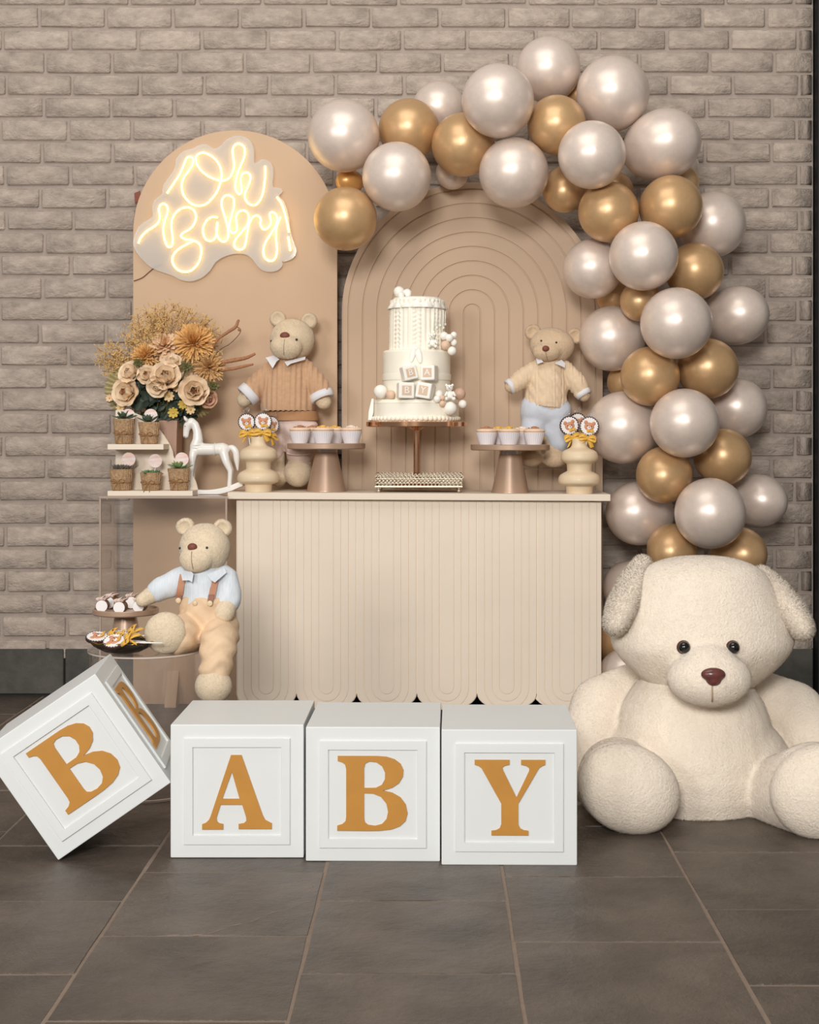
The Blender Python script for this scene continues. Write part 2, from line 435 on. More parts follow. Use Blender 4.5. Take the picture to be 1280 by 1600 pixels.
lp = [p for i, p in enumerate(lp) if i == 0 or (Vector(p) - Vector(lp[i - 1])).length > 1e-5]
g = G(); g.prism([lp], .012, .0008, y=.011); g.out('front_panel', CREAM, cnt)
g = G(); RR = [11.5, 23, 35, 46.6]
for ci, c in enumerate(cents):
    for i, ro in enumerate(RR):
        yb_ = 1074 if i < 3 else 1084; bb_ = ro if i < 3 else 26
        yt = 781 + .007 * (c - 372)
        o_ = [cp(c - ro + .8, yt + 1)] + [cp(x, y) for x, y in ell(c, ro - .8, bb_ - .8, yb_, 16, -1)] + [cp(c + ro - .8, yt + 1)]
        if i == 0: q = o_
        else:
            ri = RR[i - 1] + .6
            q = o_ + [cp(c + ri, yt + 1)] + [cp(x, y) for x, y in ell(c, ri, ri, 1074, 16, 1)] + [cp(c - ri, yt + 1)]
        g.prism([q], .0034, .001, y=.0035)
g.out('fluting', CREAM, cnt)
for x in (373, 936): G().box(((x - 655) * k, .165, .375), (.016, .296, .75), .001).out('side_panel', CREAM, cnt)
g = G(); g.box((0, .305, .375), ((934 - 375) * k, .012, .74), .001); g.out('back_panel', mat('dark_inside', (60, 56, 52), .9), cnt)

# ---------------------------------------------------------------- acrylic furniture
def acrylic(name, tint, rough=.04, haze=.04):
    m = bpy.data.materials.new(name); m.use_nodes = True; nt = m.node_tree; N = nt.nodes; L = nt.links
    N.remove(N['Principled BSDF']); out = N['Material Output']
    tr = N.new('ShaderNodeBsdfTransparent'); tr.inputs['Color'].default_value = (*tint, 1)
    gl = N.new('ShaderNodeBsdfGlossy'); gl.inputs['Roughness'].default_value = rough
    df = N.new('ShaderNodeBsdfDiffuse'); df.inputs['Color'].default_value = (.94, .92, .89, 1)
    fr = N.new('ShaderNodeFresnel'); ge = N.new('ShaderNodeNewGeometry'); io = N.new('ShaderNodeMapRange'); io.inputs['To Min'].default_value = 1.45; io.inputs['To Max'].default_value = 1 / 1.45
    L.new(ge.outputs['Backfacing'], io.inputs['Value']); L.new(io.outputs[0], fr.inputs['IOR'])
    nz = N.new('ShaderNodeTexNoise'); nz.inputs['Scale'].default_value = 3
    mr = N.new('ShaderNodeMapRange'); mr.inputs['To Min'].default_value = haze * .7; mr.inputs['To Max'].default_value = haze * 1.3; L.new(nz.outputs['Fac'], mr.inputs['Value'])
    m1 = N.new('ShaderNodeMixShader'); m2 = N.new('ShaderNodeMixShader')
    L.new(mr.outputs[0], m1.inputs[0]); L.new(tr.outputs[0], m1.inputs[1]); L.new(df.outputs[0], m1.inputs[2])
    L.new(fr.outputs[0], m2.inputs[0]); L.new(m1.outputs[0], m2.inputs[1]); L.new(gl.outputs[0], m2.inputs[2])
    L.new(m2.outputs[0], out.inputs['Surface']); return m
ACR = acrylic('clear_acrylic', (.985, .975, .968), haze=.02)
ACRE = mat('acrylic_edge', (176, 156, 142), .25, var=.05, coat=.3)
ZP = .766
PX0, PX1 = (155 - CX) * 4.92 / F, (355 - CX) * 4.92 / F
pl = thing('acrylic_plinth', 'tall clear acrylic plinth holding the shelf, flowers and rocking horse', 'plinth', ((PX0 + PX1) / 2, 5.07, 0))
W2 = (PX1 - PX0) / 2
g = G(); g.box((0, 0, ZP - .004), (W2 * 2, .30, .008), .001); g.out('top_sheet', ACR, pl)
for nm, c, d in (('side_sheet', (-W2 + .003, 0, .379), (.006, .30, .756)), ('side_sheet', (W2 - .003, 0, .379), (.006, .30, .756)), ('front_sheet', (0, -.147, .379), (W2 * 2 - .014, .005, .756))):
    G().box(c, d, .0008).out(nm, ACR, pl)
g = G()
for sx in (-W2 + .003, W2 - .003): g.box((sx, -.1465, .38), (.0062, .0075, .764))
g.box((0, -.1505, ZP - .004), (W2 * 2, .002, .0075)); g.out('polished_edge', ACRE, pl)
YL = 4.04; RL = 90 * YL / F; XL = (229 - CX) * YL / F; ZL = .388
lt = thing('acrylic_side_table', 'low round clear acrylic table under the sitting bear', 'table', (XL, YL, 0))
g = G(); g.lathe([(RL, ZL - .008), (RL, ZL)], 64); g.out('round_top', ACR, lt)
g = G(); n = 64
g.lathe([(RL - .004, .004), (RL - .004, ZL - .009), (RL - .0075, ZL - .009), (RL - .0075, .004), (RL - .004, .004)], n, cap=False); g.out('tube_wall', ACR, lt)
EDG = mat('acrylic_rim', (205, 190, 180), .2, coat=.4)
g = G(); g.lathe([(RL - .001, .0), (RL - .001, .0055), (RL - .009, .0055), (RL - .009, 0), (RL - .001, 0)], n, cap=False); g.out('polished_edge', EDG, lt)
g = G(); g.lathe([(RL + .0004, ZL - .007), (RL + .0004, ZL - .003), (RL - .001, ZL - .003), (RL - .001, ZL - .007), (RL + .0004, ZL - .007)], n, cap=False)
g.out('polished_edge', EDG, lt)

# ---------------------------------------------------------------- neon sign
YS = YA - .022
def zs(x, y): return at(190 + x / 3.657, 190 + y / 3.657, YS)
sign = thing('neon_sign', 'glowing warm white neon sign reading Oh Baby on clear acrylic', 'sign', at(330, 430, YS))
def zl(x, y, d=0): v = zs(x, y) - sign.location; return (v.x, d, v.z)
back = [(65,690),(80,630),(110,585),(175,540),(172,490),(190,445),(230,410),(240,360),(300,270),(310,215),(350,170),(410,150),(450,130),(490,130),(525,152),(560,140),(600,100),(650,80),(700,85),(740,115),(758,170),(760,235),(800,215),(840,225),(865,260),(868,310),(865,370),(905,380),(920,400),(900,425),(930,460),(955,540),(965,620),(985,690),(1000,740),(980,780),(930,800),(915,795),(920,820),(890,850),(840,858),(790,840),(750,790),(710,760),(650,755),(590,770),(540,800),(505,850),(460,890),(400,912),(340,905),(290,880),(180,840),(120,790),(80,740)]
lp = [(zl(p.x, p.y)[0], zl(p.x, p.y)[2]) for p in smoothpath([(a, b, 0) for a, b in back], 4, True)]
SIGN = acrylic('sign_acrylic', (.93, .93, .92), rough=.04, haze=.30)  # clear sheet; the whitish haze is colour standing in for pale room reflections
G().prism([lp], .004, .0006, y=.004).out('backing_sheet', SIGN, sign)
NEON = mat('neon', (255, 219, 130), .4, emit=3.3, var=0)
strokes = {
 'oh': [(262,412),(300,355),(335,300),(358,248),(373,212),(394,203),(411,217),(406,250),(383,287),(360,318),(346,360),(350,405),(368,440),(400,470),(435,482),(480,475),(520,440),(550,395),(570,335),(572,290),(560,250),(535,215),(500,190),(465,180),(437,190),(426,215),(435,250),(465,290),(510,320),(555,337),(590,338),(620,320),(638,285),(645,245),(638,195),(638,158),(655,132),(680,130),(702,150),(706,185),(697,220),(682,255),(666,295),(655,340),(652,380),(662,408),(678,415),(688,400),(685,370),(682,335),(690,305),(712,293),(735,305),(737,335),(722,375),(706,415),(710,450),(735,475),(765,478),(790,455),(808,415),(818,355),(823,300),(821,255)],
 'b': [(98,698),(115,660),(150,625),(185,603),(212,578),(220,545),(215,505),(225,478),(245,472),(264,490),(262,530),(248,570),(240,620),(248,675),(262,710),(278,718),(292,705),(294,660),(287,610),(290,565),(310,525),(345,498),(385,492),(415,510),(427,545),(415,590),(385,620),(350,640),(343,660),(370,675),(410,680),(445,700),(458,740),(445,800),(410,845),(365,860),(320,845),(293,805),(300,760),(335,725),(380,700),(416,682)],
 'aby': [(552,550),(520,547),(490,565),(470,600),(468,640),(485,675),(515,682),(540,660),(548,620),(550,575),(545,625),(556,668),(585,688),(607,670),(612,630),(605,590),(590,540),(575,490),(575,450),(595,425),(620,425),(642,445),(643,490),(630,540),(618,590),(622,625),(640,640),(658,625),(660,590),(655,550),(670,518),(700,510),(725,530),(728,570),(715,600),(690,630),(660,665),(645,700),(655,727),(685,732),(705,715),(715,670),(722,620),(735,575),(755,545),(780,540),(797,560),(795,590),(810,615),(835,612),(855,580),(850,545),(850,525),(865,520),(885,535),(890,565),(880,600),(850,650),(820,700),(812,750),(825,785),(855,798),(880,780),(890,735),(885,680),(885,620),(900,570),(910,545)],
 'mark': [(888,432),(915,470),(935,530),(950,590),(958,635)], 'dot': [(953,658),(960,700),(966,740)]}
for kx, pts in strokes.items():
    path = smoothpath([zl(a, b, -.006) for a, b in pts], 5)
    G().tube(path, .0039, 8).out('neon_tube', NEON, sign, 180)
tag(G().tube(smoothpath([at(209, 439, YA - .004), at(222, 434, YA - .004), at(233, 425, YA - .004), at(243, 417, YA - .006), at(252, 414, YA - .010)], 5), .0016, 6).out('power_cord', mat('brown_cord', (120, 82, 62), .6), smooth=180), 'thin brown cord running from the neon sign to the arch edge', 'cord')
tag(G().prism([[(p.x, p.z) for p in (at(210, 302, YW-.03), at(219, 298, YW-.03), at(220, 312, YW-.03), at(211, 318, YW-.03))]], .006, .001, y=YW - .03).out('paper_scrap', mat('rust_paper', (140, 84, 66), .8)), 'small rust red scrap sticking out behind the plain tan arch', 'scrap')

# ---------------------------------------------------------------- letter blocks
BZ = .307
Bo = [(190,673),(190,651),(212,644),(226,632),(229,612),(229,405),(224,385),(212,376),(192,370),(192,348),(365,348),(405,351),(440,362),(466,382),(478,408),(476,437),(458,466),(428,486),(388,498),(430,507),(465,527),(488,558),(496,597),(487,630),(462,653),(425,667),(375,673),(330,674)]
Bh1 = [(307,400),(312,380),(330,372),(360,375),(385,392),(398,420),(397,450),(383,474),(358,486),(307,487)]
Bh2 = [(307,510),(345,511),(380,525),(404,555),(411,590),(404,622),(385,643),(355,651),(325,647),(310,636),(307,618)]
Ao = [(838,740),(838,718),(853,712),(866,700),(873,685),(958,430),(1002,430),(1090,680),(1101,700),(1128,714),(1128,738),(990,738),(990,717),(1012,713),(1022,704),(1021,688),(1005,637),(915,637),(898,690),(900,706),(910,714),(926,717),(926,740)]
Ah = [(962,500),(994,612),(922,612)]
Yo = [(790,360),(942,360),(942,381),(920,386),(911,393),(914,405),(972,523),(1027,408),(1027,395),(1014,386),(992,381),(992,360),(1097,360),(1097,381),(1082,387),(1070,396),(980,550),(980,640),(988,657),(1003,665),(1024,668),(1024,688),(863,688),(863,668),(884,665),(899,657),(906,640),(906,550),(820,396),(808,387),(790,381)]
LET = {'B': ([Bo, Bh1, Bh2], 343, 511, 2.783, 3.359), 'A': ([Ao, Ah], 983, 585, 2.667, 3.389), 'Y': ([Yo], 943, 524, 2.783, 3.33)}
def letterloops(ch):
    lps, cx, cy, sc, D = LET[ch]; q = D / F / sc
    return [[((x - cx) * q, -(y - cy) * q) for x, y in lp] for lp in lps]
def letter_block(name, label, loc, rot, ch, side=None, dx=0, dz=0):
    """root sits at the block's base centre"""
    t = thing(name, label, 'block', loc, rot)
    h = BZ / 2
    G().box((0, 0, h), (BZ, BZ, BZ), .0028).out('box', WHITE, t)
    faces = [(ch, Matrix.Translation((0, -h, h)))]
    if side: faces.append((side, Matrix.Translation((h, 0, h)) @ Matrix.Rotation(PI / 2, 4, 'Z')))
    for c, mx in faces:
        g = G(); a, b = .122, .1015
        g.prism([[(-a, -a), (a, -a), (a, a), (-a, a)], [(-b, -b), (b, -b), (b, b), (-b, b)]], .006, .0012, mx=mx, y=-.002); g.out('frame', WHITE, t)
        g = G(); g.prism(letterloops(c), .004, .0005, mx=mx @ Matrix.Translation((dx, 0, dz)), y=-.0015); g.out('letter', LETTER, t, label='gold letter %s' % c)
    return t
def front(x0, x1, yb):                      # base centre from the front face's lower edge
    D = floorY(yb); return Vector((((x0 + x1) / 2 - CX) * D / F, D + BZ / 2, 0))
letter_block('letter_block', 'white block with gold letter A, standing level next to the tilted block', front(266, 475, 1340.5), (0, 0, .0), 'A', dz=-.002)
letter_block('letter_block', 'upright white block with gold letter B between the A and Y blocks', front(478.5, 689.5, 1346), (0, 0, -.012), 'B', dx=-.001, dz=.002)
letter_block('letter_block', 'white block with gold letter Y beside the giant bear', front(693, 901.5, 1352), (0, 0, -.012), 'Y', dx=.001)
# the tilted one stands on its lower front edge and leans on block A
tilt = math.radians(34.0); yaw = math.radians(6.0)
R = Matrix.Rotation(yaw, 4, 'Z') @ Matrix.Rotation(-tilt, 4, 'Y')
corner = Vector((-BZ / 2, -BZ / 2, 0)); want = at(91, 1345, floorY(1345)); want.z = 0.0005
bl = letter_block('letter_block', 'tilted white block with gold letter B balanced on its edge at left', (0, 0, 0), (0, 0, 0), 'B', 'B', dx=.004, dz=.006)
loc = want - (R @ corner)
# after the -tilt turn about Y the +x side must go UP to the right, the corner at -x stays on the floor
bl.matrix_world = Matrix.Translation(loc) @ R

# ---------------------------------------------------------------- balloons
def balloon_mat(name, rgb, metal, rough, sss, vs):
    m = mat(name, rgb, rough, metal=metal, var=.04, vs=vs, bump=.04, bs=220, bd=.0004, coat=.25, sss=sss, spec=.6)
    m.node_tree.nodes['Principled BSDF'].inputs['Coat Roughness'].default_value = .28
    return m
PEARL = balloon_mat('pearl_latex', (228, 212, 200), .30, .37, 0, 6)
GOLD = balloon_mat('gold_latex', (206, 168, 122), .42, .37, 0, 6)
PEACH = balloon_mat('amber_latex', (214, 160, 92), .3, .35, 0, 6)
prof = [(.001, 1.0)] + [(math.sin(t), math.cos(t)) for t in [PI / 2 * i / 11 for i in range(1, 12)]]
prof += [(math.cos(t) * (1 - .06 * math.sin(t) ** 2) + .03 * math.sin(t) ** 8, -1.12 * math.sin(t)) for t in [PI / 2 * i / 12 for i in range(0, 12)]]
prof += [(.060, -1.17)]
BAL = {}
for nm, m_ in (('pearl', PEARL), ('gold', GOLD), ('amber', PEACH)):
    o = G().lathe(prof, 40).out('balloon', m_, smooth=180); BAL[nm] = o.data; bpy.data.objects.remove(o)
    o = G().lathe([(.05, -1.17), (.035, -1.2), (.05, -1.225), (.075, -1.24), (.07, -1.255)], 16).out('knot', m_, smooth=180); BAL[nm + 'k'] = o.data; bpy.data.objects.remove(o)
# x, y, rx, ry, depth, kind, neck direction in the picture (dx, dy), label
W_, G_ = 'pearl', 'gold'
B = [
 (537,212,55,57,5.08,W_,(.2,.2),'pearl white balloon at the far left end of the garland'),
 (639,202,45,50,5.12,G_,(.0,.5),'gold balloon right of the leftmost white balloon at garland top left'),
 (686,168,40,42,5.24,W_,(0,.6),'pearl white balloon peeking out behind the two gold ones at top left'),
 (724,226,50,49,5.08,G_,(.1,-.2),'gold balloon between two white ones just above the grooved arch'),
 (620,276,54,54,4.98,W_,(0,0),'pearl white balloon hanging over the grooved arch top left shoulder'),
 (778,157,56,57,5.03,W_,(.3,.4),'large pearl white balloon above the gold one, left of the topmost balloon'),
 (803,270,52,57,5.0,W_,(.1,-.5),'pearl white balloon hanging in front of the grooved arch top right'),
 (857,108,50,50,5.16,W_,(0,.6),'pearl white balloon highest of the whole garland'),
 (958,145,54,60,5.08,W_,(-.2,.8),'pearl white balloon at top right, right of the highest one'),
 (870,195,45,47,5.0,G_,(0,.2),'gold balloon nested among the white ones below the highest balloon'),
 (925,242,53,53,4.92,W_,(0,0),'pearl white balloon in front, just right of the top gold one'),
 (1036,226,61,55,5.06,W_,(-.9,.3),'egg shaped pearl white balloon at upper right edge of the garland'),
 (884,295,36,46,5.14,G_,(.3,-.5),'gold balloon tucked behind, at the arch top right shoulder'),
 (951,331,47,48,4.98,G_,(.2,-.2),'gold balloon left of the pair of gold ones at the garland bend'),
 (1049,323,51,47,5.02,G_,(-.5,.1),'gold balloon right of the pair of gold ones at the garland bend'),
 (1114,351,53,50,5.2,W_,(-.7,.2),'pearl white balloon sticking out right of the gold pair'),
 (926,420,46,47,5.1,W_,(.6,0),'pearl white balloon at left, over the grooved arch right shoulder'),
 (1006,400,54,54,4.9,W_,(0,0),'pearl white balloon in front, directly below the gold pair'),
 (1086,424,45,45,5.08,G_,(-.3,.1),'gold balloon right of the white one below the gold pair'),
 (1001,470,37,32,5.12,G_,(.3,-.3),'gold balloon half hidden beneath the white ones, level with cake top'),
 (1151,493,46,52,5.2,W_,(-.8,.1),'pearl white balloon at right edge, level with the topmost cake tier'),
 (1057,505,56,56,4.88,W_,(0,0),'pearl white balloon in front, second of the front column from the bend'),
 (956,529,51,51,5.12,W_,(.8,.1),'pearl white balloon by the head of the bear in the cream sweater'),
 (1016,588,47,46,5.02,G_,(.2,-.2),'left gold balloon of the pair level with the cake middle tier'),
 (1107,576,49,45,5.05,G_,(-.5,.1),'right gold balloon of the pair level with the cake middle tier'),
 (1152,638,47,47,5.2,W_,(-.8,-.1),'pearl white balloon at right edge, level with the bottom cake tier'),
 (1070,661,54,54,4.9,W_,(0,0),'pearl white balloon in front, third of the front column from the bend'),
 (973,668,57,56,5.1,W_,(.8,.1),'pearl white balloon just behind the right hand vase of lollipops'),
 (1130,714,47,42,5.07,G_,(-.5,.0),'gold balloon at right of the pair just above the counter level'),
 (1038,742,50,44,5.02,G_,(.2,-.2),'gold balloon at left of the pair just above the counter level'),
 (1184,782,41,48,5.2,W_,(-.8,-.1),'pearl white balloon at lower right edge beside bare bricks'),
 (1110,802,56,55,4.88,W_,(0,0),'pearl white balloon in front, lowest of the front column'),
 (999,802,55,50,5.12,W_,(.95,.1),'egg shaped pearl white balloon next to the counter right end'),
 (1050,858,50,39,5.05,G_,(.2,-.2),'gold balloon above the left ear of the giant bear'),
 (1155,864,50,41,5.05,G_,(-.3,-.1),'gold balloon above the right ear of the giant bear'),
 (984,918,42,42,5.2,W_,(.6,-.2),'shadowed white balloon behind the left ear of the giant bear'),
 (966,1000,40,38,5.16,G_,(.5,0),'shadowed gold balloon between counter and giant bear cheek'),
 (976,1055,42,40,5.14,W_,(.5,-.1),'shadowed white balloon lowest, just above the giant bear shoulder'),
 (540,342,50,49,5.0,G_,(0,-.5),'gold balloon lowest at the garland left end, glowing from the neon'),
 (546,284,25,20,5.2,'amber',(.5,0),'small amber balloon above the leftmost gold one'),
 (707,270,46,26,5.22,W_,(0,-.2),'white balloon mostly hidden between two white ones over the arch'),
 (1062,286,34,30,5.25,G_,(-.2,0),'gold balloon peeking out under the egg shaped white balloon'),
 (903,152,22,26,5.24,G_,(0,.4),'gold sliver of balloon between the two topmost white ones'),
 (960,298,30,30,5.25,G_,(0,0),'gold balloon in the gap behind the bend pair'),
 (958,462,28,26,5.25,G_,(.3,0),'gold balloon in shade between white ones at the arch right edge'),
 (978,597,30,28,5.25,G_,(.4,0),'gold balloon in shade behind the left of the middle pair'),
 (1068,262,26,24,5.32,W_,(0,.2),'white balloon deep behind the gold pair at the bend'),
]
pos = []
for b in B: pos.append([b[0], b[1], (min(b[2], b[3]) if abs(b[2] - b[3]) > 12 else (b[2] + b[3]) / 2), b[4]])
for it in range(260):                       # let them settle in depth so that they only touch
    for i in range(len(pos)):
        for j in range(i):
            a, b = pos[i], pos[j]; pa, pb = at(a[0], a[1], a[3]), at(b[0], b[1], b[3])
            ra, rb_ = a[2] * a[3] / F, b[2] * b[3] / F; d = (pa - pb).length; pen = (ra + rb_) * .985 - d
            if pen > 0:
                s = 1 if (a[3], i) > (b[3], j) else -1; q = min(.01, pen * .35) * s
                a[3] += q; b[3] -= q
    for i, a in enumerate(pos):
        r = a[2] * a[3] / F; onarch = 545 < a[0] < 945 and a[1] + a[2] > 290 + max(0, (abs(a[0] - 738) / 204)) ** 3 * 150
        a[3] = max(4.72, min(a[3], (YB - .004 if onarch or a[0] < 560 else YW - .02) - r))
for b, q in zip(B, pos):
    x, y, rx, ry, D0, kind, nd, lab = b; D = q[3]; c = at(x, y, D)
    t = thing('balloon', lab, 'balloon', c, group='balloon garland')
    sr = min(rx, ry) * D / F; el = max(rx, ry) / min(rx, ry)
    lat = math.hypot(*nd); n = Vector((nd[0], .9, -nd[1])).normalized()
    qt = (-n).to_track_quat('Z', 'Y')
    if lat < .85 and el < 1.12: sa = sr = (rx + ry) / 2 * D / F; sa *= 1.0
    else: sa = sr * min(1.25, el * 1.02)
    t.rotation_euler = qt.to_euler()
    for nm, key in (('latex_body', kind), ('knot', kind + 'k')):
        o = bpy.data.objects.new(nm, BAL[key]); C.objects.link(o); o.parent = t; o.scale = (sr, sr, sa)

# ---------------------------------------------------------------- cake stand, tray, cake
ROSE = mat('rose_gold', (226, 176, 138), .14, metal=1, var=.02)
SILVER = mat('champagne_metal', (212, 198, 176), .34, metal=.7, var=.12, vs=60)
D = 5.12; k = D / F
def ct(x, D_):                               # counter top height under picture column x
    return ctop(x)
t = thing('tray', 'small footed champagne filigree tray under the cake stand', 'tray', ((655 - CX) * k, D, ct(655, D)))
tw, td = 66 * k, .11; zt = .018; th = .038
g = G(); g.box((0, 0, zt + .002), (2 * tw - .006, 2 * td - .006, .004), .001); g.out('tray_floor', SILVER, t)
g = G()
for z, r in ((zt + .002, .0036), (zt + th, .0018)):
    g.tube([(-tw, -td, z), (tw, -td, z), (tw, td, z), (-tw, td, z)], r, 8, closed=True)
g.out('rail', SILVER, t)
ring = [(math.cos(a), math.sin(a)) for a in [2 * PI * i / 10 for i in range(10)]]
fil = G(); 
for side in range(4):
    ln = tw if side % 2 == 0 else td; n = int(2 * ln / .0125)
    for i in range(n):
        u = -ln + (i + .5) * 2 * ln / n
        for (zc_, rr, dx, tr_) in ((zt + .010, .0062, 0, .0019), (zt + .0225, .0085, 0, .0024), (zt + .0225, .0048, .002, .0018), (zt + .035, .0055, .006, .0019), (zt + .041, .0042, .002, .0019)):
            P_ = []
            for cx, cz in ring:
                v = u + dx + cx * rr; zz = zc_ + cz * rr
                P_.append(((v, -td, zz), (tw, v, zz), (-v, td, zz), (-tw, -v, zz))[side])
            fil.tube(P_, tr_, 5, closed=True)
o = fil.out('filigree', SILVER, t, 180); o['kind'] = 'stuff'
for sx in (-1, 1):
    for sy in (-1, 1):
        g = G(); g.ball((sx * (tw - .01), sy * (td - .01), .0065), .0065, 12); g.ball((sx * (tw - .01), sy * (td - .01), .0145), .005, 10); g.out('foot', SILVER, t, 180)
cs = thing('cake_stand', 'tall shiny rose gold cake stand in the filigree tray', 'cake stand', ((651 - CX) * k, D, ct(651, D) + zt + .0042))
zp = HC - (667 - CY) * k - cs.location.z
g = G(); g.lathe([(.085, 0), (.085, .004), (.08, .007), (.016, .012), (.012, .02)], 48); g.out('base', ROSE, cs)
g = G(); g.lathe([(.0105, .012), (.0105, zp - .012), (.02, zp - .006), (.03, zp)], 28); g.out('stem', ROSE, cs)
g = G(); g.lathe([(.06, zp - .001), (77.5 * k, zp), (78.8 * k, zp + .002), (78.8 * k, zp + .0165), (77 * k, zp + .0185), (.01, zp + .0185)], 72); g.out('plate', ROSE, cs)
ICE = mat('ivory_fondant', (252, 246, 230), .55, var=.02, vs=20, sss=.08, bump=.08, bs=60)
ICEW = mat('white_fondant', (252, 249, 240), .5, var=.02, sss=.08)
NUDE = mat('nude_fondant', (226, 196, 170), .55, var=.03, sss=.05)
TAUF = mat('taupe_fondant', (208, 174, 152), .55, var=.03, sss=.05)
KN = mat('knit_fondant', (252, 246, 230), .6, var=.02, sss=.08)
zc0 = cs.location.z + zp + .0186
ck = thing('cake', 'three tier ivory baby cake with fondant blocks and balls', 'cake', ((650 - CX) * k, D, zc0))
def cz(x, y): return ((x - 650) * k, HC - (y - CY) * k - zc0)
def tier(r, z0, z1, cx, m, rd=.012, wob=None, name='tier', n=64):
    g = G(); p = [(r, z0)] + [(r, z0 + (z1 - z0) * i / 6) for i in range(1, 6)]
    p += [(r - rd + rd * math.cos(a), z1 - rd + rd * math.sin(a)) for a in [PI / 2 * i / 5 for i in range(6)]] + [(.001, z1)]
    g.lathe(p, n, Matrix.Translation((cx, 0, 0)), wob=wob); return g.out(name, m, ck, 50)
x1, z1 = cz(648, 625); tier(68 * k, 0, z1, x1, ICE, .014, lambda a, z: 1 + .02 * math.cos(8 * a))
g = G()                                     # braided rope round the foot of the cake
for i in range(58):
    a = 2 * PI * i / 58; R_ = 68.5 * k; g.ball((x1 + R_ * math.cos(a), R_ * math.sin(a), .009), (.008, .0115, .009), 8, (0, .5, a))
g.out('rope_border', ICE, ck, 180)
g = G(); g.prism([[( -.5*.012, 0), (.006, 0), (.009, .03), (.004, .075), (-.004, .075), (-.008, .03)]], .006, .002, mx=Matrix.Translation((cz(579, 650)[0], -.06, .004)) @ Matrix.Rotation(.14, 4, 'Y')); g.out('blanket_fold', ICEW, ck)
x2, z2 = cz(651, 548); za = z1 - .002
tier(52.8 * k, za, z2, x2, ICE, .01)
zb_ = cz(650, 585)[1]
g = G(); g.lathe([(53.4 * k, zb_ - .022), (53.9 * k, zb_ - .02), (53.9 * k, zb_ - .001), (53.2 * k, zb_ + .001)], 64, Matrix.Translation((x2, 0, 0)), cap=False); g.out('fondant_band', ICE, ck)
x3, z3 = cz(652, 470)
# knitted top tier: cables and ribs
cab = lambda a, z: 1 + .018 * math.cos(34 * a) + .022 * (math.cos(8 * a) > .2) * math.sin(14 * a + (1 if math.sin(8 * a) > 0 else -1) * z * 420)
g = G(); nz_ = 44
g.lathe([(43.3 * k - .003 * i / nz_, z2 - .002 + (z3 - z2 + .002) * i / nz_) for i in range(nz_ + 1)], 220, Matrix.Translation((x3, 0, 0)), wob=cab); g.out('tier', KN, ck, 180)
xl, zl_ = cz(652, 466)
g = G()
P_ = [(.001, zl_ + .001), (36 * k, zl_), (39 * k, zl_ - .006), (42.5 * k, zl_ - .024), (46 * k, cz(652, 483)[1])]
P_ += [(45 * k, cz(652, 484)[1]), (40 * k, zl_ - .025)]
g.lathe(P_[::-1], 96, Matrix.Translation((xl, 0, 0)), cap=False, wob=lambda a, z: 1 + (.035 * math.sin(15 * a + .6 * math.sin(3 * a)) + .018 * math.sin(29 * a) + .02 * math.sin(4 * a)) * max(0, min(1, (zl_ - z) / .03))); g.out('frill_cap', ICEW, ck, 180)
def cball(x, y, r, m, d, nm='fondant_ball'):
    a, b = cz(x, y); G().ball((a, d, b), r * k, 20).out(nm, m, ck, 180)
R1, R2, R3 = 68 * k, 53 * k, 43 * k
for x, y, r, m_, d in [(624, 457, 8.6, ICEW, -.03), (637, 459, 6.6, ICEW, -.03), (627, 463, 5.5, ICEW, -.05),
    (694, 527, 6.6, ICEW, -.066), (702, 530, 6.2, ICEW, -.07), (709, 525, 5.2, ICEW, -.052), (709, 537, 5.4, ICEW, -.058), (696, 541.5, 7.4, NUDE, -.072), (706, 550, 6.9, ICEW, -.07),
    (596, 613, 10.6, ICEW, -.085), (612, 618, 7.2, NUDE, -.100), (686, 617, 6.2, ICEW, -.118), (683, 625, 5.8, ICEW, -.132), (691.5, 623, 4.2, NUDE, -.128), (691, 632, 5.2, NUDE, -.128),
    (718, 616, 9.3, TAUF, -.058), (703, 639, 10.4, ICEW, -.115), (722.5, 632, 6.6, ICEW, -.066)]: cball(x, y, r, m_, d)
def cbear(x, y, s, m_, d, sit=1):
    g = G(); a, b = cz(x, y); q = s * k
    g.ball((a, d, b), (5.2 * q, 4.5 * q, 6.5 * q), 14); g.ball((a - q * 1, d - 1.5 * q, b + 10 * q), (5.2 * q, 4.8 * q, 4.8 * q), 14)
    g.ball((a - 1.5 * q, d - 6 * q, b + 9 * q), (2.3 * q, 1.8 * q, 1.8 * q), 10)
    for sx in (-1, 1):
        g.ball((a + sx * 4.4 * q - q, d - q, b + 14 * q), (2 * q, 1.2 * q, 2 * q), 10)
        g.tube([(a + sx * 4 * q, d - 1 * q, b + 4 * q), (a + sx * 7 * q, d - 4 * q, b - 1 * q)], [2.1 * q, 1.7 * q], 8); g.ball((a + sx * 7 * q, d - 4 * q, b - q), 1.8 * q, 8)
        g.tube([(a + sx * 3 * q, d - 2 * q, b - 5 * q), (a + sx * 5.5 * q, d - 8 * q, b - 6 * q)], [2.6 * q, 2.3 * q], 8); g.ball((a + sx * 5.5 * q, d - 8 * q, b - 6 * q), 2.8 * q, 10)
    o = g.out('fondant_bear', m_, ck, 180)
    g = G(); g.ball((a - 1.5 * q, d - 7.6 * q, b + 9.6 * q), .8 * q, 8)
    for sx in (-1, 1): g.ball((a + sx * 2 * q - q, d - 6 * q, b + 11.6 * q), .6 * q, 8)
    g.out('bear_face', mat('dark_icing', (60, 44, 40), .5), o, 180)
cbear(676, 538, .95, ICEW, -.088); cbear(703, 618, 1.05, ICEW, -.108)
g = G()                                     # hanging fondant drips and little bow under the cap
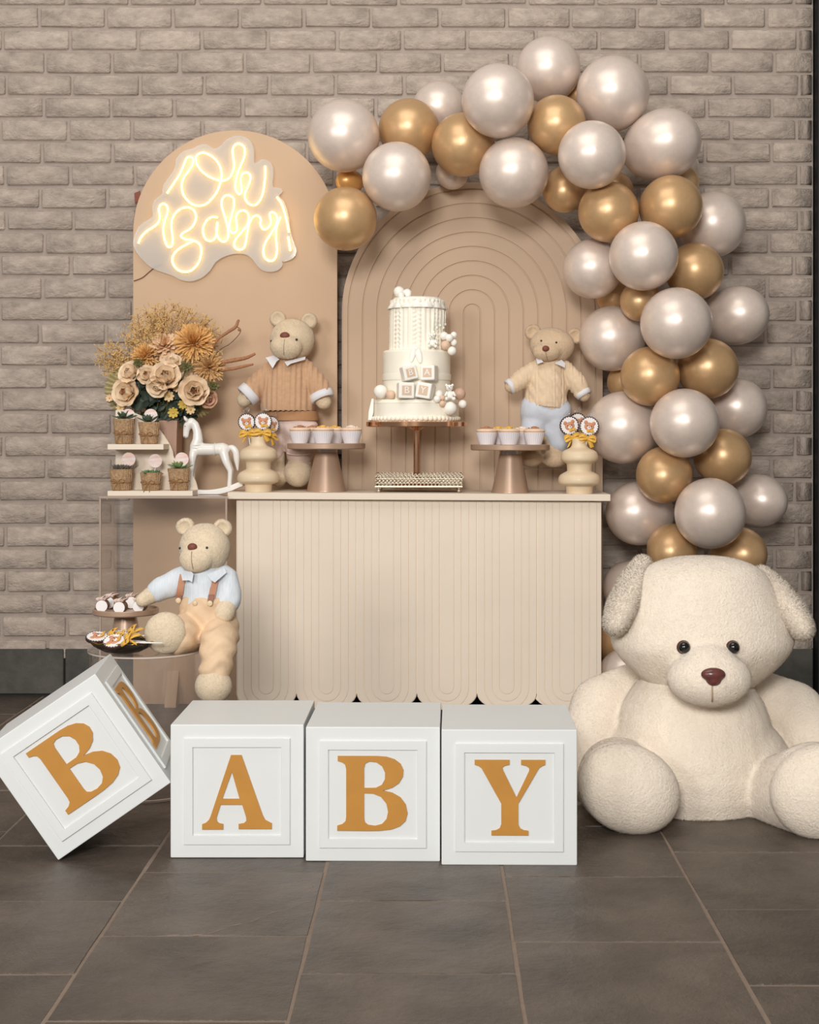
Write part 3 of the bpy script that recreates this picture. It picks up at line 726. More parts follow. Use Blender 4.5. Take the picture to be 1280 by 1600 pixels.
for x, ya, yb_ in ((678, 486, 520), (683, 486, 513), (688, 487, 509), (693, 486, 512), (696, 487, 506)):
    a, za_ = cz(x, ya); _, ze = cz(x, yb_); dd = -math.sqrt(max(0, (44.5 * k) ** 2 - (a - x3) ** 2)) - .002
    g.tube([(a, dd, za_), (a, dd, ze)], .0022, 6); g.ball((a, dd, ze - .003), (.0038, .003, .0055), 8)
g.out('icing_strand', ICEW, ck, 180)
g = G()
for x, y, rx, rz, ro in ((646, 556, 4.5, 14, .25), (655, 557, 5, 14, -.2), (651, 548, 4, 4, 0)):
    a, b = cz(x, y); g.ball((a, -R2 - .002, b), (rx * k, .004, rz * k), 14, (0, ro, 0))
g.out('fondant_bow', ICEW, ck, 180)
def textloop(ch, size, mx, name, m_, parent):
    cu = bpy.data.curves.new('t', 'FONT'); cu.body = ch; cu.size = size; cu.extrude = .0006; cu.align_x = 'CENTER'; cu.align_y = 'CENTER'; cu.resolution_u = 3
    ob = bpy.data.objects.new('t', cu); C.objects.link(ob); dg = bpy.context.evaluated_depsgraph_get(); me = bpy.data.meshes.new_from_object(ob.evaluated_get(dg))
    o = G().mesh(me, mx @ Matrix.Rotation(PI / 2, 4, 'X')).out(name, m_, parent, 0); bpy.data.objects.remove(ob); bpy.data.meshes.remove(me); return o
for x, y, s, ch, ro, ry in ((640, 585, 22, 'B', .22, -.28), (671, 585, 23, 'A', 0, .26), (635, 612, 24.5, 'B', -.02, -.18), (665, 612, 24, 'Y', -.17, .25)):
    a, b = cz(x, y); h = s * k; dd = -R2 - h * .36
    mx = Matrix.Translation((a, dd, b)) @ Matrix.Rotation(-ry, 4, 'Z') @ Matrix.Rotation(-ro, 4, 'Y')
    mx0 = Matrix.Translation((a, dd, b))
    g = G(); g2 = G().box((0, 0, 0), (h, h, h), .005, seg=3); g.add(g2.V, g2.F, mx); o = g.out('fondant_block', ICEW, ck, 60)
    g = G(); g.prism([[(-.3 * h, -.3 * h), (.3 * h, -.3 * h), (.3 * h, .3 * h), (-.3 * h, .3 * h)]], .002, .0005, mx=mx @ Matrix.Translation((0, -h / 2, 0))); g.out('plaque', NUDE, o)
    textloop(ch, h * .6, mx @ Matrix.Translation((0, -h / 2 - .0018, 0)), 'letter', ICEW, o)

# ---------------------------------------------------------------- dessert stands and cupcakes
STAND = mat('taupe_stand', (180, 150, 127), .36, metal=.2, var=.03, coat=.15)
STEEL = mat('collar_metal', (178, 164, 156), .3, metal=.6)
def dessert_stand(label, x, D, yp0, yp1, rp, cone, yb, zbase=None, lip=0):
    """x centre, plate top and bottom rows, radii in pixels"""
    k = D / F; z0 = zbase if zbase is not None else ctop(x)
    t = thing('dessert_stand', label, 'cake stand', ((x - CX) * k, D, z0))
    zz = lambda y: HC - (y - CY) * k - z0
    g = G(); zt_, zb_ = zz(yp0), zz(yp1); r = rp * k
    pr = [(.02, zb_), (r - .003, zb_), (r, zb_ + .003), (r, zt_ - .002), (r - .002, zt_)]
    pr += [(r - .006, zt_), (r - .007, zt_ - lip), (.001, zt_ - lip)] if lip else [(.001, zt_)]
    g.lathe(pr, 64); g.out('plate', STAND, t)
    (ra, ya), (rb2, _) = cone
    g = G(); g.lathe([(ra * k * 1.02, zz(ya) - .001), (ra * k * 1.02, zb_ + .001)], 40); g.out('collar', STEEL, t)
    g = G(); zc_ = zz(ya); g.lathe([(rb2 * k, 0), (rb2 * k, .004), (rb2 * k - .002, .008), (ra * k + .002, zc_ - .004), (ra * k, zc_), (.002, zc_)], 48); g.out('cone_base', STAND, t)
    return t, z0 + zt_ - lip
s1, zt1 = dessert_stand('taupe dessert stand of cupcakes left of the cake', 510, 5.08, 692.5, 701.5, 61, ((16.5, 706), (31, 768)), 768)
s2, zt2 = dessert_stand('taupe dessert stand of cupcakes right of the cake', 797.5, 5.06, 694.5, 703.5, 62, ((16.5, 709), (29.5, 771)), 771)
CUP = mat('cupcake_paper', (236, 232, 236), .7, var=.02); FROST = mat('blush_frosting', (240, 214, 190), .55, var=.06, vs=60, sss=.05)
TOPB = mat('brown_topping', (178, 122, 90), .6, var=.1); TOPY = mat('yellow_topping', (236, 186, 80), .5, var=.1); TOPP = mat('pale_topping', (240, 226, 214), .6)
CAKEB = mat('cupcake_crumb', (222, 172, 128), .8, var=.15, vs=90)
def cupcake(label, loc, topm, rot=0, group='cupcakes on the dessert stands', s=1.0):
    t = thing('cupcake', label, 'cupcake', loc, rot, group); rb_, rt, h = .0245 * s, .037 * s, .041 * s
    fl = lambda a, z: 1 + .022 * math.sin(28 * a)
    G().lathe([(rb_, 0), (rt, h), (rt - .0012, h + .0005), (rb_ - .001, .002)], 112, wob=fl).out('paper_cup', CUP, t, 60)
    G().lathe([(rt - .003, h - .006), (rt - .001, h + .002), (rt - .004, h + .006)], 32).out('crumb', CAKEB, t)
    G().lathe([(rt - .002, h + .003), (rt + .0012, h + .0055), (rt - .002, h + .0095), (rt * .6, h + .013), (.002, h + .014)], 40, wob=lambda a, z: 1 + .012 * math.sin(9 * a)).out('frosting', FROST, t, 180)
    g = G(); r0 = random.Random(len(label))
    g.ball((0, 0, h + .0165), (.0115 * s, .0115 * s, .005 * s), 12)
    for sx in (-1, 1): g.ball((sx * .0105 * s, .004, h + .0155), (.0055 * s, .0055 * s, .0035 * s), 10)
    for i in range(7):
        a = r0.uniform(0, 6.28); g.ball((.02 * s * math.cos(a), .02 * s * math.sin(a), h + .014), .0032 * s, 8)
    g.out('topping', topm, t, 180); return t
def cuploc(x, D, z): return Vector(((x - CX) * D / F, D, z + .0002))
for lab, x, D, tm in (('left front cupcake with brown topping on the left dessert stand', 469, 5.055, TOPB), ('middle front cupcake on the left dessert stand', 505, 5.0, TOPY), ('right front cupcake with pale frosting on the left dessert stand', 549, 5.035, TOPP),
                      ('back cupcake between the middle and right ones on the left stand', 523, 5.115, TOPY), ('rear left cupcake on the left dessert stand', 487, 5.135, TOPB)):
    cupcake(lab, cuploc(x, D, zt1), tm, x)
for lab, x, D, tm in (('left front cupcake with brown topping on the right dessert stand', 761, 5.03, TOPB), ('middle front cupcake with yellow topping on the right dessert stand', 796, 4.98, TOPY), ('right front cupcake on the right dessert stand', 835, 5.01, TOPB),
                      ('rear left cupcake peeking between others on the right dessert stand', 779, 5.105, TOPY), ('rear right cupcake peeking between others on the right dessert stand', 816, 5.10, TOPP)):
    cupcake(lab, cuploc(x, D, zt2), tm, x)

# ---------------------------------------------------------------- bubble vases with lollipops
VASE = mat('cream_ceramic', (233, 211, 178), .5, var=.02, coat=.1)
vp = [(0, 218), (4, 222), (110, 226), (128, 250), (165, 335), (215, 352), (265, 345), (310, 318), (345, 262), (372, 212), (400, 208), (470, 210), (500, 225), (545, 296), (590, 312), (640, 306), (690, 285), (725, 235), (760, 160), (800, 130), (850, 124), (905, 126), (908, 118), (860, 112), (700, 110), (690, 5)]
def bubble_vase(label, x, D):
    k = D / F / 10.67; z0 = ctop(x)
    t = thing('bubble_vase', label, 'vase', ((x - CX) * D / F, D, z0))
    P_ = smoothpath([(r * k, z * k, 0) for z, r in vp], 3); G().lathe([(max(.001, p.x), p.y) for p in P_], 64).out('vase_body', VASE, t, 180); return t, z0
v1, zv1 = bubble_vase('cream double bubble vase of lollipops near the rocking horse', 404, 5.03)
v2, zv2 = bubble_vase('cream double bubble vase of lollipops at the counter right end', 905.5, 5.02)
CHOC = mat('dark_chocolate', (66, 46, 40), .4); LACE = mat('lace_white', (242, 238, 236), .6, var=.01); BEARB = mat('biscuit_brown', (206, 146, 112), .6, var=.04)
RIB = mat('gold_ribbon', (232, 180, 66), .35, var=.12, vs=30, sheen=.2); STICK = mat('lolly_stick', (244, 242, 238), .5); DARKI = mat('dark_icing', (60, 44, 40), .5)
CELLO = acrylic('cellophane', (.97, .97, .97), haze=.05)
def bow(g, c, s, tails=True):
    c = Vector(c)
    for sx in (-1, 1):
        P_ = smoothpath([c, c + Vector((sx * .5 * s, -.15 * s, .28 * s)), c + Vector((sx * s, -.1 * s, .12 * s)), c + Vector((sx * .95 * s, -.25 * s, -.2 * s)), c + Vector((sx * .45 * s, -.28 * s, -.1 * s)), c + Vector((0, -.1 * s, 0))], 4)
        g.ribbon(P_, (0, .20 * s, .22 * s))
        if tails: g.ribbon(smoothpath([c, c + Vector((sx * .4 * s, -.12 * s, -.5 * s)), c + Vector((sx * .75 * s, -.08 * s, -1.05 * s))], 4), (.22 * s, .0, .12 * s))
    g.ball(c + Vector((0, -.1 * s, 0)), .17 * s, 10)
def lollipop(label, loc, rot, stick=.11, r=.0315, group='bear face lollipops', withbow=True, cello=True):
    """root at disc centre, disc faces -Y"""
    t = thing('lollipop', label, 'lollipop', loc, rot, group)
    sc = lambda n, q, am: [((q + am * math.cos(n * a)) * math.cos(a), (q + am * math.cos(n * a)) * math.sin(a)) for a in [2 * PI * i / (n * 6) for i in range(n * 6)]]
    G().prism([sc(22, r, .0006)], .008, .001, y=.004).out('chocolate_disc', CHOC, t)
    G().prism([sc(22, r * .87, .0016)], .002, .0004, y=-.0008).out('lace_disc', LACE, t)
    g = G(); q = r * .55; y_ = -.0022
    g.ball((0, y_, -.08 * q), (q * .92, .0028, q * .78), 20)
    for sx in (-1, 1): g.ball((sx * q * .72, y_, q * .62), (q * .36, .0022, q * .36), 14)
    g.out('bear_head', BEARB, t, 180)
    G().ball((0, y_ - .0022, -.3 * q), (q * .36, .0018, q * .30), 14).out('muzzle', LACE, t, 180)
    g = G(); g.ball((0, y_ - .0042, -.2 * q), (q * .12, .001, q * .09), 8)
    for sx in (-1, 1): g.ball((sx * q * .4, y_ - .0028, q * .05), (q * .09, .001, q * .1), 8)
    g.out('eyes_and_nose', DARKI, t, 180)
    g = G(); bow(g, (q * .3, y_ - .003, -q * .85), .011, False); g.out('small_bow', RIB, t, 180)
    G().tube([(0, .004, -r * .9), (0, .004, -r - stick)], .0022, 8).out('stick', STICK, t, 180)
    if withbow: g = G(); bow(g, (0, -.006, -r - .007), .028); g.out('ribbon_bow', RIB, t, 180)
    if cello:
        g = G(); g.ribbon(smoothpath([(-.006, .004, r), (-.004, .003, r + .012), (.006, .006, r + .016), (.012, .004, r + .005)], 4), (.006, .002, .004), .0003); g.out('cellophane_tip', CELLO, t, 180)
    return t
for lab, x, y, D, rt in (('white lace lollipop at front left in the left bubble vase', 385.5, 659.5, 5.045, (.1, -.12, -.1)), ('lollipop facing out at centre of the left bubble vase', 411, 658.5, 5.02, (.0, .05, .12)), ('third lollipop turned aside behind in the left bubble vase', 425, 664, 5.06, (0, .3, .75))):
    lollipop(lab, at(x, y, D), rt, .085, .0305)
for lab, x, y, D, rt in (('left lollipop with chocolate rim in the right bubble vase', 890, 665, 5.03, (.0, -.22, .1)), ('right lollipop with chocolate rim in the right bubble vase', 921, 666, 5.005, (.0, .16, -.05)), ('rear lollipop peeking between the two in the right bubble vase', 903, 660, 5.07, (0, 0, .3))):
    lollipop(lab, at(x, y, D), rt, .085, .0335)

# ---------------------------------------------------------------- shelf with succulents, on the plinth
YSH = 4.93; k = YSH / F; SHX = 237
sh = thing('tiered_shelf', 'small cream two tier shelf of potted succulents on the acrylic plinth', 'shelf', ((SHX - CX) * k, YSH, ZP))
def sz(x, y): return ((x - SHX) * k, HC - (y - CY) * k - ZP)
a, z_ = sz(237, 767); x0_, _ = sz(168, 0); x1_, _ = sz(301, 0)
SD = .105
G().box(((x0_ + x1_) / 2, SD / 2, z_ / 2), (x1_ - x0_, SD, z_), .001).out('lower_shelf', CREAM, sh)
x1b, _ = sz(255.5, 0); zu, zl2 = sz(0, 694)[1], sz(0, 702.5)[1]
G().box(((x0_ + x1b) / 2, SD / 2, (zu + zl2) / 2), (x1b - x0_, SD, zu - zl2), .001).out('upper_shelf', CREAM, sh)
bd = [(181, 774), (181, 641), (196, 641), (222, 650), (247, 669), (262, 688), (270, 704), (273, 716), (286, 724), (298, 737), (307, 754), (311, 774)]
kb = (YSH + SD + .006) / F
lp = [((x - CX) * kb - sh.location.x, max(.0, HC - (y - CY) * kb - ZP)) for x, y in bd]
lp = lp[:3] + [(p.x, p.y) for p in smoothpath([(q[0], q[1], 0) for q in lp[2:]], 5)[1:]]
G().prism([lp], .010, .001, y=SD + .006).out('back_board', CREAM, sh)
BURL = mat('burlap', (204, 166, 126), .95, var=.34, vs=150, bump=.8, bs=70, bd=.003, wave=('Z', 'X', 2.0), objvar=.05)
TWINE = mat('twine', (160, 116, 74), .9, var=.15, vs=80)
PRINT = mat('pastel_print', (240, 236, 236), .5, vs=45, rgb2=(232, 190, 172), anis=(.5, 1, 2.6))
SOIL = mat('soil', (70, 54, 42), .95)
def rosette(g, c, s, n, tilt0, tilt1, wide, seed, up=0.0):
    r = random.Random(seed)
    for i in range(n):
        f = i / n; a = i * 2.39996 + r.uniform(-.2, .2); ti = tilt0 + (tilt1 - tilt0) * f + r.uniform(-.12, .12); L = s * (1.0 - .45 * f) * r.uniform(.9, 1.1)
        d = Vector((math.cos(a) * math.cos(ti), math.sin(a) * math.cos(ti), math.sin(ti))); sd = Vector((-math.sin(a), math.cos(a), 0)); nn = d.cross(sd)
        V = []; Fc = []; prof_ = [(0, .35, .25), (.35, .9, .35), (.65, 1, .34), (.88, .55, .22), (1.0, .05, .05)]
        for u, wv, tv in prof_:
            cc = Vector(c) + d * L * u + Vector((0, 0, up * L * u * u))
            for q in range(6):
                b_ = 2 * PI * q / 6; V.append(cc + sd * math.cos(b_) * wide * L * wv + nn * math.sin(b_) * wide * L * tv)
        for j in range(4):
            for q in range(6): Fc.append((j * 6 + q, j * 6 + (q + 1) % 6, j * 6 + 6 + (q + 1) % 6, j * 6 + 6 + q))
        Fc.append(tuple(range(5, -1, -1))); Fc.append(tuple(24 + q for q in range(6))); g.add(V, Fc)
SUC = [mat('grey_succulent', (112, 104, 96), .6, var=.15, vs=60), mat('green_succulent', (104, 138, 92), .55, var=.2, vs=60), mat('light_succulent', (126, 146, 96), .5, var=.2, vs=60), mat('dark_succulent', (82, 96, 76), .55, var=.15)]
def succulent(label, x, yb, ytop, rt, rb, kind, tx, ty, seed, zfix, D, lean=0):
    k = D / F; t = thing('potted_succulent', label, 'plant', ((x - CX) * k, D, zfix), group='burlap potted succulents')
    h = (yb - ytop) * k; r0 = random.Random(seed); ph = r0.uniform(0, 6)
    G().lathe([(rb * k * .9, 0), (rb * k, .002), (rb * k * 1.02, h * .12), (rt * k, h), (rt * k - .0025, h + .0008), (rt * k - .004, h - .012)], 72, wob=lambda a, z: 1 + .02 * math.sin(5 * a + ph) + .012 * math.sin(13 * a + ph + z * 60)).out('burlap_wrap', BURL, t, 180)
    G().lathe([(rt * k - .006, h - .016), (rt * k - .006, h - .009)], 24).out('soil', SOIL, t)
    g = G(); zt_ = h * .42; rr = (rb + (rt - rb) * .42) * k * 1.05
    g.tube([(rr * math.cos(a), rr * math.sin(a), zt_ + .002 * math.sin(a * 2)) for a in [2 * PI * i / 28 for i in range(28)]], .0013, 5, closed=True)
    c = Vector((-.004 + lean, -rr - .001, zt_))
    for sx in (-1, 1):
        g.tube(smoothpath([c, c + Vector((sx * .012, -.004, .009)), c + Vector((sx * .024, -.001, .003)), c + Vector((sx * .014, -.003, -.003)), c], 4), .0012, 5)
        g.tube(smoothpath([c, c + Vector((sx * .006, -.003, -.012)), c + Vector((sx * .010 - .004, -.002, -.03))], 4), .0012, 5)
    g.ball(c, .0028, 8); g.out('twine_bow', TWINE, t, 180)
    g = G()
    if kind == 0:
        for i in range(9):
            a = i * 2.4; rosette(g, ((.7 * rt * k) * math.cos(a) * (.35 + .65 * (i % 3) / 2), .5 * rt * k * math.sin(a), h - .008), .036, 9, .6, 1.4, .12, seed + i)
    elif kind == 1:
        for i in range(12):
            a = i * 2.4; rosette(g, (.72 * rt * k * math.cos(a) * (.3 + .7 * (i % 4) / 3), .72 * rt * k * math.sin(a) * (.3 + .7 * (i % 4) / 3), h - .006), .024, 11, .15, 1.3, .24, seed + i)
    else: rosette(g, (0, 0, h - .002), .047, 20, .22, 1.35, .2, seed)
    o = g.out('leaves', SUC[kind if kind < 4 else 3], t, 180)
    if o and kind in (0, 1): o['kind'] = 'stuff'
    g = G(); kx = (tx - x) * k; kz = HC - (ty - CY) * k - zfix
    g.lathe([(10.6 * k, -.0006), (10.6 * k, .0006)], 32, Matrix.Translation((kx, -.004, kz)) @ Matrix.Rotation(PI / 2, 4, 'X')); o = g.out('round_topper', PRINT, t, label='round white topper with a pale pink print')
    G().tube([(kx, -.002, kz - 10 * k), (kx * .6, 0, h - .014)], .0012, 5).out('pick', STICK, t, 180)
zsl, zsu = ZP + z_ + .0003, ZP + zu + .0003
succulent('burlap pot at upper left of the shelf, its plant hidden by the topper', 193.5, 694, 655, 17, 13.5, 3, 201, 649.5, 1, zsu, 4.97)
succulent('burlap pot at upper right of the shelf before the flower vase', 233, 694, 660, 17, 13, 3, 236, 649.5, 2, zsu, 4.97)
succulent('burlap pot of greyish spiky succulent at lower left of the shelf', 189.5, 766, 733, 18.5, 14.5, 0, 201.5, 717.5, 3, zsl, 4.97)
succulent('burlap pot of bright green clustered succulent in the lower shelf middle', 236, 766, 738, 17, 13.5, 1, 243, 720, 4, zsl, 4.965)
succulent('burlap pot of pale green star succulent at lower right of the shelf', 280, 766, 732, 17.5, 13.5, 2, 284.5, 717.5, 5, zsl, 4.97)

# ---------------------------------------------------------------- rocking horse
HW = mat('white_glaze', (240, 236, 230), .28, var=.015, coat=.3)
DH = 5.06; k = DH / F; HX = 335
hz0 = ZP
horse = thing('rocking_horse', 'white wooden rocking horse figurine between shelf and bubble vase', 'figurine', ((HX - CX) * k, DH, hz0))
def hp(x, y, d=0): return ((270 + x / 9.846 - HX) * k, d, HC - (640 + y / 9.846 - CY) * k - hz0)
s_ = k / 9.846
pr = [('c', [(hp(345, 620), 88 * s_), (hp(470, 610), 96 * s_), (hp(620, 612), 92 * s_), (hp(760, 600), 95 * s_), (hp(810, 610), 82 * s_)]),
      ('c', [(hp(350, 570), 92 * s_), (hp(385, 470), 84 * s_), (hp(380, 350), 68 * s_), (hp(345, 235), 62 * s_), (hp(290, 190), 66 * s_)]),
      ('c', [(hp(280, 200), 72 * s_), (hp(225, 250), 62 * s_), (hp(208, 330), 52 * s_), (hp(202, 395), 48 * s_)])]
for sy in (-1, 1):
    pr += [('c', [(hp(325, 660, sy * .010), 66 * s_), (hp(308, 800, sy * .016), 52 * s_), (hp(300, 960, sy * .018), 34 * s_), (hp(296, 1110, sy * .018), 36 * s_), (hp(300, 1240, sy * .018), 36 * s_)]),
           ('c', [(hp(790, 660, sy * .010), 78 * s_), (hp(830, 800, sy * .016), 60 * s_), (hp(895, 940, sy * .018), 42 * s_), (hp(890, 1060, sy * .018), 38 * s_), (hp(880, 1180, sy * .018), 38 * s_)])]
g = blob(pr, .0028, 5); g.out('body', HW, horse, 180)
g = G()
for sy in (-1, 1): g.tube([hp(235, 175, sy * .008), hp(195, 140, sy * .009), hp(178, 100, sy * .010)], [28 * s_, 22 * s_, 5 * s_], 10)
g.out('ears', HW, horse, 180)
P_ = smoothpath([hp(860, 585), hp(920, 590), hp(970, 650), hp(985, 760), hp(1000, 940)], 6); n = len(P_)
G().tube(P_, [(34 + 20 * math.sin(PI * i / n)) * s_ * (1 - .85 * max(0, i / n - .75) / .25) for i in range(n)], 12).out('tail', HW, horse, 180)
g = G()
for y, x0, x1, yy in ((545, 300, 450, 1), (590, 280, 460, 1)):
    g.tube([( (hp(370, y)[0] + 92 * s_ * math.cos(a)), 92 * s_ * math.sin(a), hp(370, y)[2] + .0015 * math.cos(a)) for a in [2 * PI * i / 30 for i in range(30)]], .0016, 6, closed=True)
g.tube([(hp(650, 620)[0], 96 * s_ * math.cos(a), hp(650, 612)[2] + 96 * s_ * math.sin(a)) for a in [2 * PI * i / 30 for i in range(30)]], .0025, 6, closed=True)
g.out('harness', HW, horse, 180)
g = G()
for sy in (-1, 1): g.ball(hp(200, 255, sy * .0165), 8 * s_, 8); g.ball(hp(190, 415, sy * .008), 9 * s_, 8)
g.out('eyes_and_nostrils', mat('grey_paint', (120, 116, 112), .5), horse, 180)
for sy in (-1, 1):
    top_ = smoothpath([(hp(x, y)[0], hp(x, y)[2], 0) for x, y in ((60, 1120), (200, 1195), (420, 1235), (640, 1225), (850, 1180), (1000, 1120), (1085, 1085))], 5)
    bot = [(max(0, p.x * 0 + p.y - 88 * s_)) for p in top_]
    lp = [(p.x, p.y) for p in top_] + [(p.x + .002, max(.0004, p.y - 86 * s_)) for p in top_[::-1]]
    g = G(); g.prism([lp], .013, .002, y=sy * .018); g.out('rocker', HW, horse, 50)
g = G()
for x, y in ((300, 1230), (880, 1190)): g.tube([hp(x, y + 15, -.018), hp(x, y + 15, .018)], 20 * s_, 8)
g.out('cross_bar', HW, horse, 180)

# ---------------------------------------------------------------- teddy bears
def plush(name, rgb, bs=170, bump=.7, var=.06, bd=.004):
    return mat(name, rgb, .95, var=var, vs=26, bump=bump, bs=bs, bd=bd, sheen=.35, spec=.15)
PL1 = plush('beige_plush', (226, 206, 176)); PL2 = plush('sand_plush', (220, 194, 162)); PL3 = plush('cream_beige_plush', (230, 212, 184)); PLB = plush('ivory_plush', (252, 238, 220), 150, .8, .04, .006)
NOSE = mat('brown_nose', (122, 66, 52), .55, var=.08, bump=.3, bs=400, bd=.0006); EYE = mat('black_eye', (14, 12, 12), .08, var=0, coat=.6); BROWNR = mat('eye_rim', (84, 44, 34), .3)
KNIT1 = mat('brown_knit', (198, 160, 127), .95, var=.08, vs=70, bump=.25, bs=340, bd=.001, sheen=.2, spec=.1)
KNIT2 = mat('cream_knit', (226, 202, 172), .95, var=.06, vs=70, bump=.25, bs=340, bd=.001, sheen=.2, spec=.1)
SHIRT = mat('white_shirt', (226, 226, 230), .85, var=.03, vs=30, bump=.3, bs=60, bd=.003)
BLUE = mat('pale_blue_cotton', (206, 212, 222), .85, var=.05, vs=25, bump=.4, bs=45, bd=.004)
STRIPE = mat('blue_stripe_cotton', (206, 216, 226), .85, vs=60, rgb2=(226, 230, 234), anis=(7, 1, .25), bump=.4, bs=30, bd=.003)
PINKP = mat('pale_pink_cotton', (222, 200, 190), .85, var=.05, vs=25, bump=.4, bs=45, bd=.004)
PEACHP = mat('peach_cotton', (226, 196, 162), .85, var=.06, vs=25, bump=.5, bs=40, bd=.005)
BAND = mat('brown_band', (178, 134, 96), .8, var=.06, vs=20)
LEATH = mat('tan_leather', (186, 132, 102), .6, var=.06); LEATHD = mat('dark_leather', (142, 90, 64), .5)
SEAM = mat('seam_thread', (150, 128, 100), .9)
BUTTON = mat('bone_button', (226, 202, 168), .4)
def mini(D, xc, yb, label, rot=0, z=None):
    """local mapper: picture px -> local metres at depth D"""
    k = D / F
    t = thing('teddy_bear', label, 'teddy bear', ((xc - CX) * k, D, (HC - (yb - CY) * k) if z is None else z))
    z0 = t.location.z
    return t, k, (lambda x, y, d=0: ((x - xc) * k, d, HC - (y - CY) * k - z0))
def face(t, q, k, nose, nr, eyes, er, d_nose, d_eye, seam=None, noserot=(0, 0, 0), rim=False):
    G().ball(q(*nose, d_nose), (nr[0] * k, nr[0] * k * .55, nr[1] * k), 18, noserot).out('nose', NOSE, t, 180)
    for e, de in zip(eyes, d_eye):
        o = G().ball(q(*e, de), er * k, 14).out('eye', EYE, t, 180)
        if rim: G().ball(q(e[0], e[1], de + .003), (er * 1.1 * k, er * .8 * k, er * 1.22 * k), 14).out('eye_rim', BROWNR, o, 180)
    if seam:
        G().tube(smoothpath([q(*s) for s in seam], 4), .0009, 5).out('mouth_seam', SEAM, t, 180)
def stickout(g, p, dirv=(0, -1, 0)):
    """front surface depth (min y) of a mesh near local x,z"""
    V = np.array(g.V); d = (V[:, 0] - p[0]) ** 2 + (V[:, 2] - p[2]) ** 2; i = np.argsort(d)[:14]
    return V[i, 1].min()
def collar(t, q, k, pts, m):
    g = G()
    for lp in pts:
        P_ = [q(x, y, d) for x, y, d in lp]; n = len(P_); off = Vector((0, -.004, 0))
        V = [Vector(p) for p in P_] + [Vector(p) + Vector((0, .004, 0)) for p in P_]
        g.add(V, [tuple(range(n)), tuple(range(2 * n - 1, n - 1, -1))] + [(i, (i + 1) % n, n + (i + 1) % n, n + i) for i in range(n)])
    return g.out('collar', m, t, 30)

# --- bear in the brown sweater, standing on the counter
D = 5.19; t, k, q = mini(D, 455, 762, 'beige teddy bear in a brown knit sweater standing behind left cupcakes', z=ctop(455))
body = [('e', q(457, 531), (35 * k, 33 * k, 33 * k)), ('e', q(450, 543, -26 * k), (25 * k, 20 * k, 20 * k)), ('c', [(q(456, 560), 17 * k), (q(450, 590), 27 * k), (q(452, 640), 31 * k), (q(458, 670), 27 * k)]),
        ('c', [(q(430, 580), 15 * k), (q(404, 606, -8 * k), 14 * k), (q(383, 625, -12 * k), 11.5 * k)]), ('c', [(q(474, 580), 15 * k), (q(494, 606, -8 * k), 14 * k), (q(507, 628, -12 * k), 12 * k)]),
        ('c', [(q(440, 670, 2 * k), 17 * k), (q(431, 700, 4 * k), 14 * k), (q(432, 726, 4 * k), 13 * k), (q(434, 745, 0 * k), 15 * k)]), ('e', q(436, 746.5, -6 * k), (13 * k, 20 * k, 14 * k)),
        ('c', [(q(468, 675), 19 * k), (q(470, 705), 17 * k), (q(468, 730, -4 * k), 19 * k)]), ('e', q(467, 738, -14 * k), (22 * k, 22 * k, 22.5 * k))]
bg_ = blob(body, .0045, 5); bg_.out('body', PL1, t, 180); fur(bg_, 42000, .0055, PL1, t)
for (x, y, ro) in ((434, 498, -.5), (483, 501, .5)):
    g = blob([('e', q(x, y, 2 * k), (13 * k, 7 * k, 12.5 * k), (0, ro, 0))], .003, 2)
    V = np.array(g.V); c = np.array(q(x, y, 2 * k)); r2 = ((V[:, 0] - c[0]) ** 2 + (V[:, 2] - c[2]) ** 2) / (9 * k) ** 2; m_ = (V[:, 1] < c[1]) & (r2 < 1); V[m_, 1] += (5 * k * (1 - r2[m_])); g.V = [tuple(v) for v in V]
    fur(g, 3500, .0045, PL1, g.out('ear', PL1, t, 180))
s0 = stickout(bg_, q(449, 526)); 
face(t, q, k, (449, 527), (7.6, 5.8), [(467, 533), (426, 534)], 2.0, s0 + .001, [stickout(bg_, q(467, 533)) + .001, stickout(bg_, q(426, 534)) + .002], [(449, 533, stickout(bg_, q(449, 533)) - .001), (448.5, 541, stickout(bg_, q(449, 541)) - .001), (448, 550, stickout(bg_, q(448, 550)) - .001), (448, 557, stickout(bg_, q(448, 557)) - .001)])
sw = [('c', [(q(453, 571), 24 * k), (q(450, 590), 33 * k), (q(450, 615), 40 * k), (q(450, 634), 43 * k)]), ('c', [(q(430, 578), 18 * k), (q(404, 603, -8 * k), 18.5 * k), (q(394, 613, -10 * k), 17 * k)]), ('c', [(q(474, 578), 18 * k), (q(493, 600, -8 * k), 19 * k), (q(502, 611, -11 * k), 17.5 * k)])]
g = blob(sw, .0042, 5)
z_hem = q(0, 642)[2]; V = np.array(g.V); V[:, 2] = np.maximum(V[:, 2], z_hem); g.V = [tuple(v) for v in V]
ribs(g, 8.2 * k, .0022).out('sweater', KNIT1, t, 180)
g = G(); g.lathe([(44 * k, 0), (45 * k, .004), (43.5 * k, 15 * k), (40 * k, 15.4 * k)], 64, Matrix.Translation(q(456, 657.5)) @ Matrix.Diagonal((.94, .8, 1, 1))); g.out('hem_band', BAND, t, 60)
for a, b, r in (((398, 609, -10 * k), (385, 621, -13 * k), 19), ((500, 611, -10 * k), (506, 625, -13 * k), 19)):
    A, B_ = Vector(q(*a)), Vector(q(*b)); dd = (B_ - A); mx = Matrix.Translation(A) @ dd.to_track_quat('Z', 'Y').to_matrix().to_4x4(); L = dd.length
    g = G(); g.lathe([(r * k * .8, .2 * L), (r * k * 1.0, .25 * L), (r * k, L * .95), (r * k * .9, L), (r * k * .7, L * .9)], 32, mx); g.out('cuff', SHIRT, t, 180)
